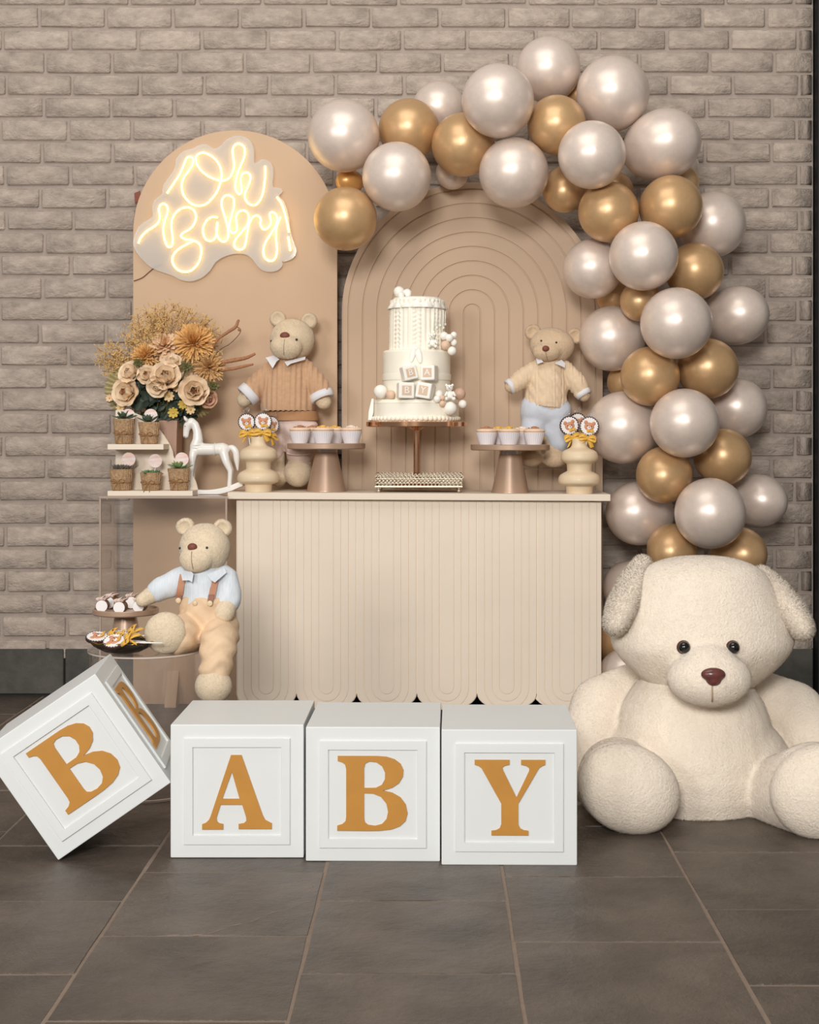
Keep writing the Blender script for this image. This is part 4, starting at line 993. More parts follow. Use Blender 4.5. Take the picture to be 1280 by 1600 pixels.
collar(t, q, k, [[(430, 556, -18 * k), (417, 560, -20 * k), (420, 563, -26 * k), (430, 577, -36 * k), (436, 566, -34 * k), (440, 563, -30 * k)], [(448, 567, -34 * k), (453, 574, -40 * k), (458, 570, -38 * k), (479, 563, -24 * k), (479, 558, -18 * k), (466, 562, -24 * k)]], SHIRT)
g = blob([('c', [(q(452, 662), 30 * k), (q(462, 664), 33 * k)]), ('e', q(474, 664, -10 * k), (23 * k, 22 * k, 9 * k)), ('c', [(q(438, 672, -2 * k), 21 * k), (q(429, 692, -2 * k), 17 * k), (q(429, 706, -1 * k), 15 * k)]), ('c', [(q(470, 676, -4 * k), 24 * k), (q(470, 696, -6 * k), 23 * k), (q(469, 707, -8 * k), 22 * k)])], .0045, 4)
V = np.array(g.V); n_ = vnormals(g); f = np.sin(V[:, 2] / (4.5 * k) + 2 * np.sin(V[:, 0] / (9 * k))) ; g.V = [tuple(v) for v in V + n_ * (.0022 * f)[:, None]]
g.out('trousers', PINKP, t, 180)
g = G(); g.tube(smoothpath([q(451, 707.5, -30 * k), q(460, 709.5, -35 * k), q(470, 710, -36 * k), q(482, 709, -33 * k), q(491, 707, -26 * k)], 4), .0028, 6); g.out('trouser_hem', PINKP, t, 180)

# --- bear in the cream sweater on the clear riser
DR = 5.20; zr = HC - (731 - CY) * (DR / F)
rz = thing('acrylic_riser', 'clear acrylic riser under the bear in the cream sweater', 'riser', ((852 - CX) * DR / F, DR, ctop(852)))
hr = zr - ctop(852)
G().box((0, 0, hr - .002), (.16, .15, .004), .0005).out('top_sheet', ACR, rz)
for sx in (-1, 1): G().box((sx * .078, 0, (hr - .004) / 2), (.004, .15, hr - .004), .0005).out('side_sheet', ACR, rz)
t, k, q = mini(DR, 855, 731, 'sand teddy bear in a cream cable sweater and pale blue trousers, right of the cake', z=zr + .0003)
body = [('e', q(863, 540), (35 * k, 31 * k, 28 * k), (0, .12, 0)), ('e', q(853, 551, -22 * k), (22 * k, 18 * k, 15 * k)), ('c', [(q(860, 566), 16 * k), (q(857, 590), 24 * k), (q(852, 640), 28 * k)]),
        ('c', [(q(840, 580), 13 * k), (q(814, 594, -6 * k), 11 * k), (q(797, 605, -8 * k), 9 * k)]), ('c', [(q(882, 580), 13 * k), (q(902, 600, -6 * k), 11 * k), (q(912, 618, -8 * k), 10 * k)]),
        ('c', [(q(838, 655), 18 * k), (q(831, 690, -2 * k), 16 * k), (q(830, 712, -6 * k), 16 * k)]), ('e', q(829, 716, -12 * k), (18 * k, 18 * k, 14 * k)), ('c', [(q(865, 655), 18 * k), (q(867, 690, -2 * k), 16 * k), (q(867, 714, -6 * k), 16 * k)]), ('e', q(866, 717, -12 * k), (19.5 * k, 18 * k, 13.5 * k))]
bg_ = blob(body, .0045, 5); bg_.out('body', PL2, t, 180); fur(bg_, 38000, .005, PL2, t)
for (x, y, ro) in ((833, 519, -.6), (899, 525, .7)):
    g = blob([('e', q(x, y, 2 * k), (13 * k, 6.5 * k, 12 * k), (0, ro, 0))], .003, 2)
    V = np.array(g.V); c = np.array(q(x, y, 2 * k)); r2 = ((V[:, 0] - c[0]) ** 2 + (V[:, 2] - c[2]) ** 2) / (9 * k) ** 2; m_ = (V[:, 1] < c[1]) & (r2 < 1); V[m_, 1] += (5 * k * (1 - r2[m_])); g.V = [tuple(v) for v in V]
    fur(g, 3500, .0045, PL2, g.out('ear', PL2, t, 180))
face(t, q, k, (850, 547), (5.6, 4.8), [(844, 534), (867, 537)], 1.7, stickout(bg_, q(850, 547)), [stickout(bg_, q(844, 534)) + .001, stickout(bg_, q(867, 537)) + .001], [(850, 552, stickout(bg_, q(850, 552)) - .001), (851, 558, stickout(bg_, q(851, 558)) - .001), (853, 564, stickout(bg_, q(853, 563)) - .001)])
sw = [('c', [(q(859, 577), 24 * k), (q(856, 600), 31 * k), (q(853, 628), 34 * k)]), ('c', [(q(840, 577), 15 * k), (q(816, 592, -6 * k), 15.5 * k), (q(803, 602, -8 * k), 13 * k)]), ('c', [(q(882, 578), 15 * k), (q(900, 597, -6 * k), 15.5 * k), (q(908, 612, -8 * k), 13 * k)])]
g = blob(sw, .0040, 5); V = np.array(g.V); zh = q(0, 636)[2] - (V[:, 0] - q(853, 0)[0]) * .12; V[:, 2] = np.maximum(V[:, 2], zh); g.V = [tuple(v) for v in V]
cabf = lambda V: np.where(np.abs(((V[:, 0] - q(858, 0)[0]) / (14 * k) + .5) % 1 - .5) < .28, np.sin((V[:, 0] / (3.2 * k)) + V[:, 2] / (3.4 * k)), np.cos(2 * PI * V[:, 0] / (4.7 * k)))
ribs(g, 1, .0019, fn=cabf).out('sweater', KNIT2, t, 180)
g = G(); g.lathe([(33.5 * k, 0), (35.5 * k, .003), (35 * k, 7 * k), (32 * k, 7.5 * k)], 48, Matrix.Translation(q(853, 641)) @ Matrix.Rotation(.12, 4, 'Y') @ Matrix.Diagonal((.98, .82, 1, 1))); g.out('sweater_hem', KNIT2, t, 180)
for a, b, r in (((804, 600, -8 * k), (794, 606, -10 * k), 12.5), ((907, 609, -8 * k), (913, 619, -10 * k), 13)):
    A, B_ = Vector(q(*a)), Vector(q(*b)); dd = (B_ - A); mx = Matrix.Translation(A) @ dd.to_track_quat('Z', 'Y').to_matrix().to_4x4(); L = dd.length
    g = G(); g.lathe([(r * k * .9, .3 * L), (r * k, .35 * L), (r * k * .95, L), (r * k * .7, L * .95)], 28, mx); g.out('cuff', SHIRT, t, 180)
collar(t, q, k, [[(838, 558, -14 * k), (836, 561, -22 * k), (838, 570, -28 * k), (847, 567, -32 * k), (843, 562, -28 * k)], [(864, 569, -34 * k), (873, 573, -34 * k), (880, 576, -32 * k), (881, 569, -26 * k), (876, 563, -20 * k)]], SHIRT)
g = blob([('c', [(q(842, 641), 30 * k), (q(864, 642), 29 * k)]), ('c', [(q(838, 655, -4 * k), 22 * k), (q(830, 680, -5 * k), 18.5 * k), (q(829, 692, -5 * k), 18.5 * k)]), ('c', [(q(866, 655, -4 * k), 22 * k), (q(871, 680, -5 * k), 18 * k), (q(873, 692, -5 * k), 18 * k)])], .0045, 4)
V = np.array(g.V); n_ = vnormals(g); f = np.sin(V[:, 2] / (6 * k) + 2.2 * np.sin(V[:, 0] / (10 * k))); g.V = [tuple(v) for v in V + n_ * (.0018 * f)[:, None]]
g.out('trousers', BLUE, t, 180)

# --- bear sitting on the low acrylic table
D = 4.06; t, k, q = mini(D, 320, 1040, 'cream teddy bear in blue shirt, suspenders and peach trousers on the acrylic table', z=ZL + .0005)
SHF = lambda *a: q(*a)
body = [('e', q(320, 856), (40 * k, 38 * k, 38.5 * k)), ('e', q(311, 871, -28 * k), (26 * k, 20 * k, 21 * k)), ('c', [(q(320, 890), 20 * k), (q(322, 925), 34 * k), (q(322, 975, 6 * k), 40 * k)]),
        ('c', [(q(292, 905), 17 * k), (q(262, 916, -8 * k), 16 * k), (q(236, 930, -14 * k), 13 * k), (q(226, 936, -16 * k), 11 * k)]), ('c', [(q(350, 905), 17 * k), (q(358, 935, -10 * k), 17 * k), (q(354, 953, -26 * k), 17 * k)]),
        ('c', [(q(298, 985, -10 * k), 27 * k), (q(285, 985, -38 * k), 27 * k), (q(274, 983, -58 * k), 29 * k)]), ('e', q(271, 980, -66 * k), (32 * k, 20 * k, 32 * k)),
        ('c', [(q(346, 990, -10 * k), 27 * k), (q(350, 1004, -62 * k), 24 * k), (q(349, 1030, -74 * k), 22 * k), (q(347, 1050, -76 * k), 21 * k)]), ('e', q(346, 1058, -82 * k), (28 * k, 26 * k, 27 * k))]
bg_ = blob(body, .0038, 5)
bg_.out('body', PL3, t, 180); fur(bg_, 48000, .005, PL3, t)
for (x, y, ro) in ((289, 823, -.5), (348, 825, .5)):
    g = blob([('e', q(x, y, 2 * k), (15 * k, 8 * k, 13.5 * k), (0, ro, 0))], .0026, 2)
    V = np.array(g.V); c = np.array(q(x, y, 2 * k)); r2 = ((V[:, 0] - c[0]) ** 2 + (V[:, 2] - c[2]) ** 2) / (10 * k) ** 2; m_ = (V[:, 1] < c[1]) & (r2 < 1); V[m_, 1] += (6 * k * (1 - r2[m_])); g.V = [tuple(v) for v in V]
    fur(g, 3500, .0045, PL3, g.out('ear', PL3, t, 180))
face(t, q, k, (307, 852), (7.6, 6.4), [(329, 853), (284.5, 855)], 2.1, stickout(bg_, q(307, 852)), [stickout(bg_, q(329, 853)) + .001, stickout(bg_, q(284.5, 855)) + .002], [(307, 858, stickout(bg_, q(307, 858)) - .001), (307, 868, stickout(bg_, q(307, 868)) - .001), (308, 878, stickout(bg_, q(308, 878)) - .001), (309, 886, stickout(bg_, q(309, 886)) - .001)])
g = blob([('c', [(q(320, 898), 27 * k), (q(320, 915), 36 * k), (q(321, 940), 38 * k)]), ('c', [(q(290, 904), 21 * k), (q(266, 914, -8 * k), 20 * k), (q(250, 921, -11 * k), 18 * k)]), ('c', [(q(350, 904), 21 * k), (q(357, 925, -7 * k), 21 * k), (q(357, 936, -12 * k), 21 * k)])], .0036, 4)
V = np.array(g.V); n_ = vnormals(g); f = np.sin(V[:, 0] / (4 * k) + 1.6 * np.sin(V[:, 2] / (8 * k))); g.V = [tuple(v) for v in V + n_ * (.0011 * f)[:, None]]
shirt = g; g.out('shirt', STRIPE, t, 180)
collar(t, q, k, [[(300, 886, -26 * k), (288, 894, -30 * k), (292, 903, -40 * k), (303, 902, -46 * k), (308, 905, -47 * k), (309, 893, -40 * k)], [(330, 894, -42 * k), (337, 902, -46 * k), (342, 906, -42 * k), (358, 892, -26 * k), (354, 886, -20 * k), (344, 888, -26 * k)]], STRIPE)
g = blob([('c', [(q(322, 946, 0), 41 * k), (q(323, 972, 4 * k), 44 * k)]), ('c', [(q(300, 985, -10 * k), 32 * k), (q(290, 986, -34 * k), 32 * k), (q(286, 986, -46 * k), 31 * k)]), ('c', [(q(345, 985, -8 * k), 31 * k), (q(350, 1000, -58 * k), 29 * k), (q(350, 1020, -72 * k), 25 * k), (q(348, 1034, -74 * k), 25 * k)])], .0038, 4)
V = np.array(g.V); V[:, 2] = np.minimum(V[:, 2], q(0, 931)[2]); g.V = [tuple(v) for v in V]; n_ = vnormals(g); f = np.sin(V[:, 2] / (4.6 * k) + 2.0 * np.sin(V[:, 0] / (9 * k)) + V[:, 1] / (12 * k)); g.V = [tuple(v) for v in V + n_ * (.0026 * f)[:, None]]
tro = g; g.out('trousers', PEACHP, t, 180)
for x0, y0, x1, y1 in ((290, 895, 284, 929), (341, 900, 336, 931)):
    P_ = []
    for i in range(9):
        u = i / 8; x, y = x0 + (x1 - x0) * u, y0 + (y1 - y0) * u; P_.append(q(x, y, min(stickout(shirt, q(x, y)), stickout(shirt, q(x, y - 3))) - .0025))
    g = G(); g.ribbon(P_, (5.2 * k, 0, 0), .0011); o = g.out('suspender', LEATH, t, 30)
    g = G(); P2 = [q(x1 - 0, y1 - 6, P_[-1][1] - .002), q(x1 - 1, y1 + 1, P_[-1][1] - .003), q(x1 - 1.5, y1 + 8, min(P_[-1][1], stickout(tro, q(x1, y1 + 8))) - .003)]
    g.ribbon(P2, (4.4 * k, 0, 0), .0014); g.out('leather_tab', LEATHD, o, 30)
    g = G(); g.lathe([(.002, 0), (4.2 * k, 0), (4.4 * k, .002), (3.4 * k, .0035), (.001, .003)], 20, Matrix.Translation(Vector(P2[2]) + Vector((0, -.001, .002))) @ Matrix.Rotation(PI / 2, 4, 'X')); g.out('button', BUTTON, o, 180)
g = G(); p = q(311, 938, 0); p = (p[0], stickout(tro, p) - .0005, p[2]); g.lathe([(.002, 0), (4.2 * k, 0), (4.2 * k, .002), (.001, .003)], 20, Matrix.Translation(p) @ Matrix.Rotation(PI / 2, 4, 'X')); g.out('button', BUTTON, t, 180)

# --- giant ivory bear on the floor
D = 3.98; k = D / F; zf = 0
t, k, q = mini(D, 1090, 1290, 'giant ivory plush bear sitting on the floor at right', z=0)
def pp(x, y, Y): v = at(x, y, Y) - t.location; return (v.x, v.y, v.z)
u = lambda n, Y: n * Y / F
body = [('c', [(pp(1086, 1105, 3.99), u(88, 4)), (pp(1084, 1150, 3.93), u(122, 3.9)), (pp(1084, 1200, 3.90), u(128, 3.9))]),
        ('e', pp(1086, 1196, 3.92), (u(150, 3.92), .215, .175)),
        ('c', [(pp(985, 1082, 4.08), u(44, 4)), (pp(942, 1108, 4.04), u(52, 4)), (pp(922, 1165, 3.96), u(48, 3.9)), (pp(925, 1215, 3.88), u(42, 3.8))]),
        ('c', [(pp(1190, 1092, 4.08), u(44, 4)), (pp(1238, 1116, 4.04), u(52, 4)), (pp(1280, 1165, 3.96), u(52, 3.9)), (pp(1298, 1215, 3.88), u(46, 3.8))]),
        ('c', [(pp(1000, 1222, 3.93), u(60, 3.9)), (pp(965, 1215, 3.76), u(62, 3.75)), (pp(965, 1224, 3.66), u(64, 3.66))]), ('e', pp(983, 1233, 3.61), (u(82, 3.61), .085, u(68, 3.61)), (0, .42, 0)),
        ('c', [(pp(1165, 1240, 3.93), u(44, 3.9)), (pp(1215, 1240, 3.76), u(56, 3.75)), (pp(1275, 1236, 3.62), u(76, 3.6))]), ('e', pp(1290, 1238, 3.58), (u(86, 3.58), .09, u(76, 3.58)), (0, -.1, 0))]
g = blob(body, .007, 4); V = np.array(g.V); V[:, 2] = np.maximum(V[:, 2], .0015); g.V = [tuple(v) for v in V]; bb_ = g; g.out('body', PLB, t, 180); fur(g, 110000, .009, PLB, t, .0012, lie=.82)
hp_ = [(868, 2), (871, 42), (880, 74), (895, 97), (920, 113), (950, 127), (980, 138), (1003, 142), (1025, 130), (1048, 108), (1070, 80), (1086, 46), (1094, 2)]
hp_ = [(p.x, p.y) for p in smoothpath([(a_, b_, 0) for a_, b_ in hp_], 3)]
YH = 3.92; c0 = Vector(pp(1097, 990, YH)); sh_ = G()
sh_.lathe([(max(.002, r_ * YH / F), pp(0, y_, YH)[2]) for y_, r_ in hp_][::-1], 48, Matrix.Translation((c0.x, c0.y, 0)) @ Matrix.Diagonal((1, .84, 1, 1)))
muz = [('e', pp(1108, 1060, 3.72), (u(66, 3.72), .10, u(44, 3.72))), ('e', pp(1108, 1044, 3.73), (u(48, 3.73), .085, u(40, 3.73)))]
g2 = blob([('m', sh_)] + muz, .0065, 7); hd = g2; fur(g2, 60000, .008, PLB, g2.out('head', PLB, t, 180), .0012, lie=.82)
for sgn, a, b in ((-1, (1004, 886, 3.95), (962, 968, 3.86)), (1, (1196, 903, 3.95), (1247, 976, 3.86))):
    A, B_ = Vector(pp(*a)), Vector(pp(*b)); mid = (A + B_) / 2; dr = (B_ - A); ang = math.atan2(dr.x, -dr.z)
    g = blob([('c', [(A, .030), (A.lerp(B_, .35), .046), (A.lerp(B_, .75), .048), (B_, .038)])], .006, 4)
    V = np.array(g.V); nd = np.array(Vector((math.cos(ang), 0, math.sin(ang)))); c = np.array(mid); off = (V - c) @ nd; V = V - np.outer(off * .18, nd); V[:, 1] = c[1] + (V[:, 1] - c[1]) * 1.5; g.V = [tuple(v) for v in V]; fur(g, 16000, .013, PLB, g.out('ear', PLB, t, 180), .0014, lie=.6)
def surf(x, y, Y0=3.8):
    """point of the head surface seen at pixel x, y"""
    o_ = Vector((0, 0, HC)) - t.location; best = None
    V = np.array(hd.V); W = V + np.array(t.location); px_ = CX + W[:, 0] / W[:, 1] * F; py_ = CY - (W[:, 2] - HC) / W[:, 1] * F
    i = np.argsort((px_ - x) ** 2 + (py_ - y) ** 2)[:60]; Y = np.sort(W[i, 1])[:6].mean(); return Vector(pp(x, y, Y))
for x in (1070, 1147):
    p = surf(x, 1012); p.y += .004
    o = G().ball(p, .0158, 18).out('eye', EYE, t, 180); G().ball(p + Vector((-.001, .006, -.0005)), (.0180, .012, .0180), 18).out('eye_rim', BROWNR, o, 180)
p = surf(1115, 1056); g = blob([('e', p + Vector((0, .002, .003)), (.031, .018, .017)), ('e', p + Vector((.001, .002, -.009)), (.020, .016, .017))], .003, 5); g.out('nose', mat('plum_nose', (104, 58, 54), .3, var=.25, vs=40, coat=.2), t, 180)
g = G(); P_ = [surf(1113, y) + Vector((0, -.001, 0)) for y in (1072, 1080, 1088, 1096)]; g.tube(P_, .002, 6); g.out('mouth_seam', mat('ivory_seam', (186, 160, 132), .9), t, 180)

# ---------------------------------------------------------------- mini stand, jars and bowl on the low table
s3, zt3 = dessert_stand('small taupe dessert stand on the acrylic table beside the sitting bear', 196.5, 4.12, 950, 959, 51, ((16.5, 963), (24.5, 991)), 991, ZL + .0003, .006)
GLS = acrylic('candy_wrap', (.96, .95, .94), haze=.10)
def candy(label, x, D, rot, s=1):
    k = D / F; t = thing('wrapped_candy', label, 'candy', Vector(((x - CX) * k, D, zt3 + .0005)), rot, 'wrapped candies on the small stand')
    r = 9.6 * k * s; L = .034; mx = Matrix.Translation((0, 0, r)) @ Matrix.Rotation(PI / 2, 4, 'X')
    G().lathe([(r * .96, -L / 2), (r, -L / 2 + .002), (r, L / 2 - .002), (r * .96, L / 2)], 32, mx).out('chocolate_roll', mat('milk_brown', (124, 92, 68), .5, var=.2), t, 60)
    G().lathe([(r * .93, L / 2), (r * .93, L / 2 + .0012)], 28, mx).out('round_label', LACE, t, 40, label='plain white round label')
    g = G()
    for i in range(5):
        a = -.9 + .45 * i; g.ribbon(smoothpath([(r * .5 * a, -.010, 2 * r - .003), (r * .8 * a, -.012 - .003 * (i % 2), 2 * r + .005), (r * 1.0 * a + .003, -.004, 2 * r + .003 + .003 * (i % 3)), (r * .7 * a, .010, 2 * r - .001)], 4), (.004, .004, .002), .0005)
    g.out('wrapper', mat('blush_wrap', (222, 200, 188), .4, var=.12, vs=80), t, 180)
    return t
for lab, x, D, r in (('left wrapped candy with white end on the small stand', 160.5, 4.085, .05), ('middle wrapped candy with white end on the small stand', 188.5, 4.05, -.04), ('right wrapped candy with white end, by the bear paw', 219, 4.075, -.1), ('rear wrapped candy between the middle and right ones', 205, 4.165, .2), ('rear left wrapped candy behind the others on the small stand', 175, 4.16, -.3)):
    candy(lab, x, D, r)
DBW = 3.935; k = DBW / F
bw = thing('glass_bowl', 'dark glass bowl with wavy gold rim on the acrylic table', 'bowl', ((192 - CX) * k, DBW, ZL + .0003))
DG = mat('dark_glass', (46, 40, 32), .1, var=.15, coat=.5)
wv = lambda a, z: 1 + .03 * math.sin(12 * a) * (z / .03)
pr = [(.022, 0), (.026, .001), (.05, .006), (.074, .018), (.088, .0335), (.0855, .0335), (.072, .0205), (.048, .009), (.002, .006)]
G().lathe(pr, 96, Matrix.Diagonal((1, .78, 1, 1)), wob=wv).out('glass', DG, bw, 180)
g = G(); g.tube([(.0872 * (1 + .03 * math.sin(12 * a)) * math.cos(a), .78 * .0872 * (1 + .03 * math.sin(12 * a)) * math.sin(a), .0335 + .0022 * math.sin(12 * a)) for a in [2 * PI * i / 96 for i in range(96)]], .0013, 6, closed=True); g.out('gold_rim', mat('gold_edge', (214, 160, 62), .25, metal=.9), bw, 180)
for lab, x, y, D, rot in (('lollipop lying at the left edge of the dark bowl', 152, 997, 3.93, (1.25, .2, 1.35)), ('front lollipop lying in the dark bowl, stick to the right', 178, 1001, 3.885, (1.05, -.1, 1.45)), ('rear lollipop lying in the dark bowl under the small stand', 184, 994, 3.945, (1.2, .0, 1.25))):
    p = at(x, y, D); p.z = ZL + (.041 if 'front' in lab else .046)
    t = lollipop(lab, p, (0, 0, 0), .10, .0305, cello=False)
    # lay flat, face up and leaning to the viewer, stick pointing right
    t.rotation_euler = (Matrix.Rotation(rot[1] * .4, 4, 'Y') @ Matrix.Rotation(-rot[0] + .0, 4, 'X') @ Matrix.Rotation(-PI / 2 + (rot[2] - 1.35), 4, 'Y')).to_euler()

# ---------------------------------------------------------------- flower arrangement
DV = 5.14; k = DV / F; VX = 238
fv = thing('flower_vase', 'taupe square flower vase with raised panels behind the succulent shelf', 'vase', ((VX - CX) * k, DV, ZP))
VASET = mat('taupe_vase', (186, 150, 128), .55, var=.03)
vh = HC - (657 - CY) * k - ZP; hw = 43 * k
lp = [(-hw - .012, 0), (hw + .012, 0), (hw + .006, vh * .18), (hw - .002, vh * .5), (hw, vh * .85), (hw + .001, vh), (-hw - .001, vh), (-hw, vh * .85), (-hw + .002, vh * .5), (-hw - .006, vh * .18)]
G().prism([lp], .115, .003).out('vase_body', VASET, fv, 50)
g = G(); a_, b_ = hw * .62, vh
g.prism([[(-a_, .03), (a_, .03), (a_, b_ - .035), (-a_, b_ - .035)], [(-a_ + .008, .038), (a_ - .008, .038), (a_ - .008, b_ - .043), (-a_ + .008, b_ - .043)]], .006, .0015, y=-.0585); g.out('raised_panel', VASET, fv)
ROSEM = mat('cream_rose', (252, 226, 196), .6, var=.06, vs=40, sss=.1); ROSEI = mat('peach_rose', (232, 172, 122), .6, var=.1, vs=40, sss=.1)
MUM = mat('amber_mum', (232, 180, 112), .6, var=.14, vs=40, sss=.05); MUM2 = mat('pale_dahlia', (240, 204, 166), .6, var=.08, sss=.05); STEM = mat('stem_green', (92, 104, 68), .7)
LEAFD = mat('dark_leaf', (52, 64, 52), .5, var=.25, vs=20); OLIVE = mat('olive_palm', (166, 152, 106), .6, var=.12, vs=20); DRY = mat('dry_filler', (214, 174, 112), .8, var=.25, vs=60)
BRN = mat('catkin_brown', (168, 118, 84), .85, var=.2, vs=120, bump=.6, bs=200); CRMF = mat('cream_petal', (236, 206, 160), .6, var=.08); YELF = mat('yellow_petal', (206, 176, 84), .6, var=.15)
neck = at(238, 660, DV)
def petal(g, c, d, up, L, wd, curl, th=.0007, nseg=5):
    """cupped petal from c along d; up = outward-bending normal"""
    d = Vector(d).normalized(); up = Vector(up); up = (up - d * up.dot(d)).normalized(); s = d.cross(up); V = []; Fc = []
    pr_ = [.45, .9, 1.0, .93, .6]
    for i in range(nseg):
        u = i / (nseg - 1); cc = Vector(c) + d * L * u + up * curl * L * (u * u)
        for v in (-1, -.5, 0, .5, 1):
            V.append(cc + s * wd * pr_[i] * v - up * (.28 * wd * (v * v) * (1 if curl < .4 else .4)))
    n = len(V)
    V += [p + up * th * -2 for p in V]
    for i in range(nseg - 1):
        for j in range(4):
            a = i * 5 + j; Fc.append((a, a + 1, a + 6, a + 5)); Fc.append((n + a + 5, n + a + 6, n + a + 1, n + a))
    g.add(V, Fc)
def stemto(t, c, name='stem', r=.002):
    """stem curving down into the vase mouth"""
    c = Vector(c); a = Vector((neck.x + (c.x - neck.x) * .3, neck.y, neck.z - .05)) ; a.x = max(neck.x - hw * .7, min(neck.x + hw * .7, a.x))
    P_ = smoothpath([Vector((0, 0, 0)), (a - c) * .5 + Vector((0, .02, .0)), (a - c)], 4)
    G().tube(P_, r, 5).out(name, STEM, t, 180)
def rose(label, x, y, r, D, facing=(0, -1, .25), heart=False, seed=1, m=None):
    c = at(x, y, D); t = thing('rose', label, 'flower', c, group='roses in the flower vase'); R_ = r * D / F; rr = random.Random(seed)
    f = Vector(facing).normalized(); a1 = f.orthogonal().normalized(); a2 = f.cross(a1); g = G()
    n0 = 7
    for ringi, (rad, open_, L, cnt) in enumerate(((.18, .12, .85, 4), (.38, .22, .95, 5), (.58, .38, 1.0, 6), (.74, .62, 1.02, 7))):
        for i in range(cnt):
            a = 2 * PI * (i + .5 * (ringi % 2)) / cnt + rr.uniform(-.15, .15); o_ = a1 * math.cos(a) + a2 * math.sin(a)
            base = -f * R_ * .75 + o_ * rad * R_ * .55
            petal(g, base, (f * (1.15 - open_ * .55) + o_ * open_ * .9), o_, R_ * L * 1.5 * (1 - .25 * open_), R_ * (.42 + .13 * ringi), -.15 + .5 * open_ * (ringi > 1))
    g.out('petals', m or ROSEM, t, 180)
    g = G()
    for i in range(9 if heart else 5):
        a = i * 2.4; o_ = a1 * math.cos(a) + a2 * math.sin(a); petal(g, -f * R_ * .4 + o_ * R_ * .06 * i * .5, f + o_ * .12, o_, R_ * (.95 if heart else .85), R_ * .24, -.1)
    g.out('heart_petals', ROSEI if heart else (m or ROSEM), t, 180)
    g = G()
    for i in range(5):
        a = i * 1.256; o_ = a1 * math.cos(a) + a2 * math.sin(a); petal(g, -f * R_ * .8, o_ * .9 - f * .1, -f, R_ * .8, R_ * .16, .3)
    g.out('sepals', STEM, t, 180); stemto(t, c)
rose('large open cream rose with peach heart at lower left of the bouquet', 197, 613, 18, 5.06, (-.25, -1, .1), True, 1)
rose('largest cream rose at the bouquet centre', 259, 588, 19, 5.05, (.1, -1, .35), False, 2)
rose('open cream rose with peach heart at right of the bouquet', 303, 611, 19, 5.05, (.15, -1, .05), True, 3)
rose('rounded cream rose at upper left of the rose cluster', 203, 583, 15, 5.07, (-.3, -.9, .4), False, 4)
rose('small cream rose between the left and centre roses', 230, 586, 13, 5.06, (-.1, -1, .3), True, 5)
rose('cream rosebud just above the centre rose', 269, 566, 12.5, 5.08, (.1, -.7, .7), False, 6)
rose('cream rosebud tucked above the right open rose', 294, 592, 12, 5.09, (0, -.8, .6), False, 7)
rose('cream rose hanging low below the centre rose', 246, 604, 14, 5.045, (-.2, -1, -.3), False, 8)
rose('small faded pink rose at the bouquet lower right', 325, 623, 12, 5.07, (.5, -.9, -.2), False, 9, mat('faded_rose', (214, 170, 140), .65, var=.08))
def mum(label, x, y, r, D, m, n=120, facing=(0, -1, .3), wide=.065, name='chrysanthemum', seed=1):
    c = at(x, y, D); t = thing(name, label, 'flower', c, group='shaggy blooms in the flower vase'); R_ = r * D / F; rr = random.Random(seed)
    f = Vector(facing).normalized(); a1 = f.orthogonal().normalized(); a2 = f.cross(a1); g = G()
    for i in range(n):
        u = (i + .5) / n; th = math.acos(1 - 1.35 * u) ; a = i * 2.39996; o_ = a1 * math.cos(a) + a2 * math.sin(a)
        d = f * math.cos(th) + o_ * math.sin(th); d = (d + Vector((rr.uniform(-.12, .12), rr.uniform(-.12, .12), rr.uniform(-.12, .12)))).normalized()
        L = R_ * (.62 + .42 * u) * rr.uniform(.9, 1.1); up = f if th > .3 else o_
        petal(g, -f * R_ * .25, d, up, L, R_ * wide, rr.uniform(-.05, .25), .0005, 4 if False else 5)
    g.out('petals', m, t, 180); g = G(); g.ball(-f * R_ * .3, R_ * .25, 10); g.out('bud_base', STEM, t, 180); stemto(t, c); return t
mum('biggest amber chrysanthemum at top right of the bouquet', 302, 531, 34, 5.09, MUM, 230, (.05, -1, .45), .05, seed=1)
mum('amber chrysanthemum at left of the bouquet', 224, 552, 25, 5.10, MUM, 130, (-.3, -.8, .6), .06, seed=2)
mum('brown tinted chrysanthemum at the bouquet right edge', 329, 573, 28, 5.09, mat('dull_mum', (218, 174, 118), .65, var=.16, vs=40), 150, (.5, -.9, .1), .05, seed=3)
mum('pale peach dahlia between the two amber chrysanthemums', 256, 535, 27, 5.11, MUM2, 70, (-.1, -.8, .6), .15, 'dahlia', seed=4)
for i, (lab, x, y, r, D) in enumerate((('dark green rosette above the left roses', 216, 567, 10, 5.06), ('olive green rosette right of the rosebud', 291, 573, 12, 5.06), ('olive green rosette at the bouquet right edge under the dull bloom', 333, 604, 12, 5.08))):
    c = at(x, y, D); t = thing('green_rosette', lab, 'flower', c, group='green rosettes in the bouquet'); g = G(); rosette(g, (0, 0, 0), r * D / F, 18, .2, 1.3, .3, i + 3)
    g.V = [(v[0], -v[2], v[1]) for v in g.V]; g.out('leaves', mat('olive_rosette', (104, 98, 58), .6, var=.2, vs=40), t, 180); stemto(t, c)
def daisy(label, x, y, r, D, m, n=8):
    c = at(x, y, D); t = thing('small_flower', label, 'flower', c, group='small flowers low in the bouquet'); R_ = r * D / F; g = G()
    for i in range(n):
        a = 2 * PI * i / n; o_ = Vector((math.cos(a), -.25, math.sin(a))); petal(g, (0, 0, 0), o_, (0, -1, 0), R_, R_ * .26, .1)
    g.out('petals', m, t, 180); G().ball((0, -.002, 0), R_ * .25, 8).out('flower_centre', YELF, t, 180); stemto(t, c, r=.0012)
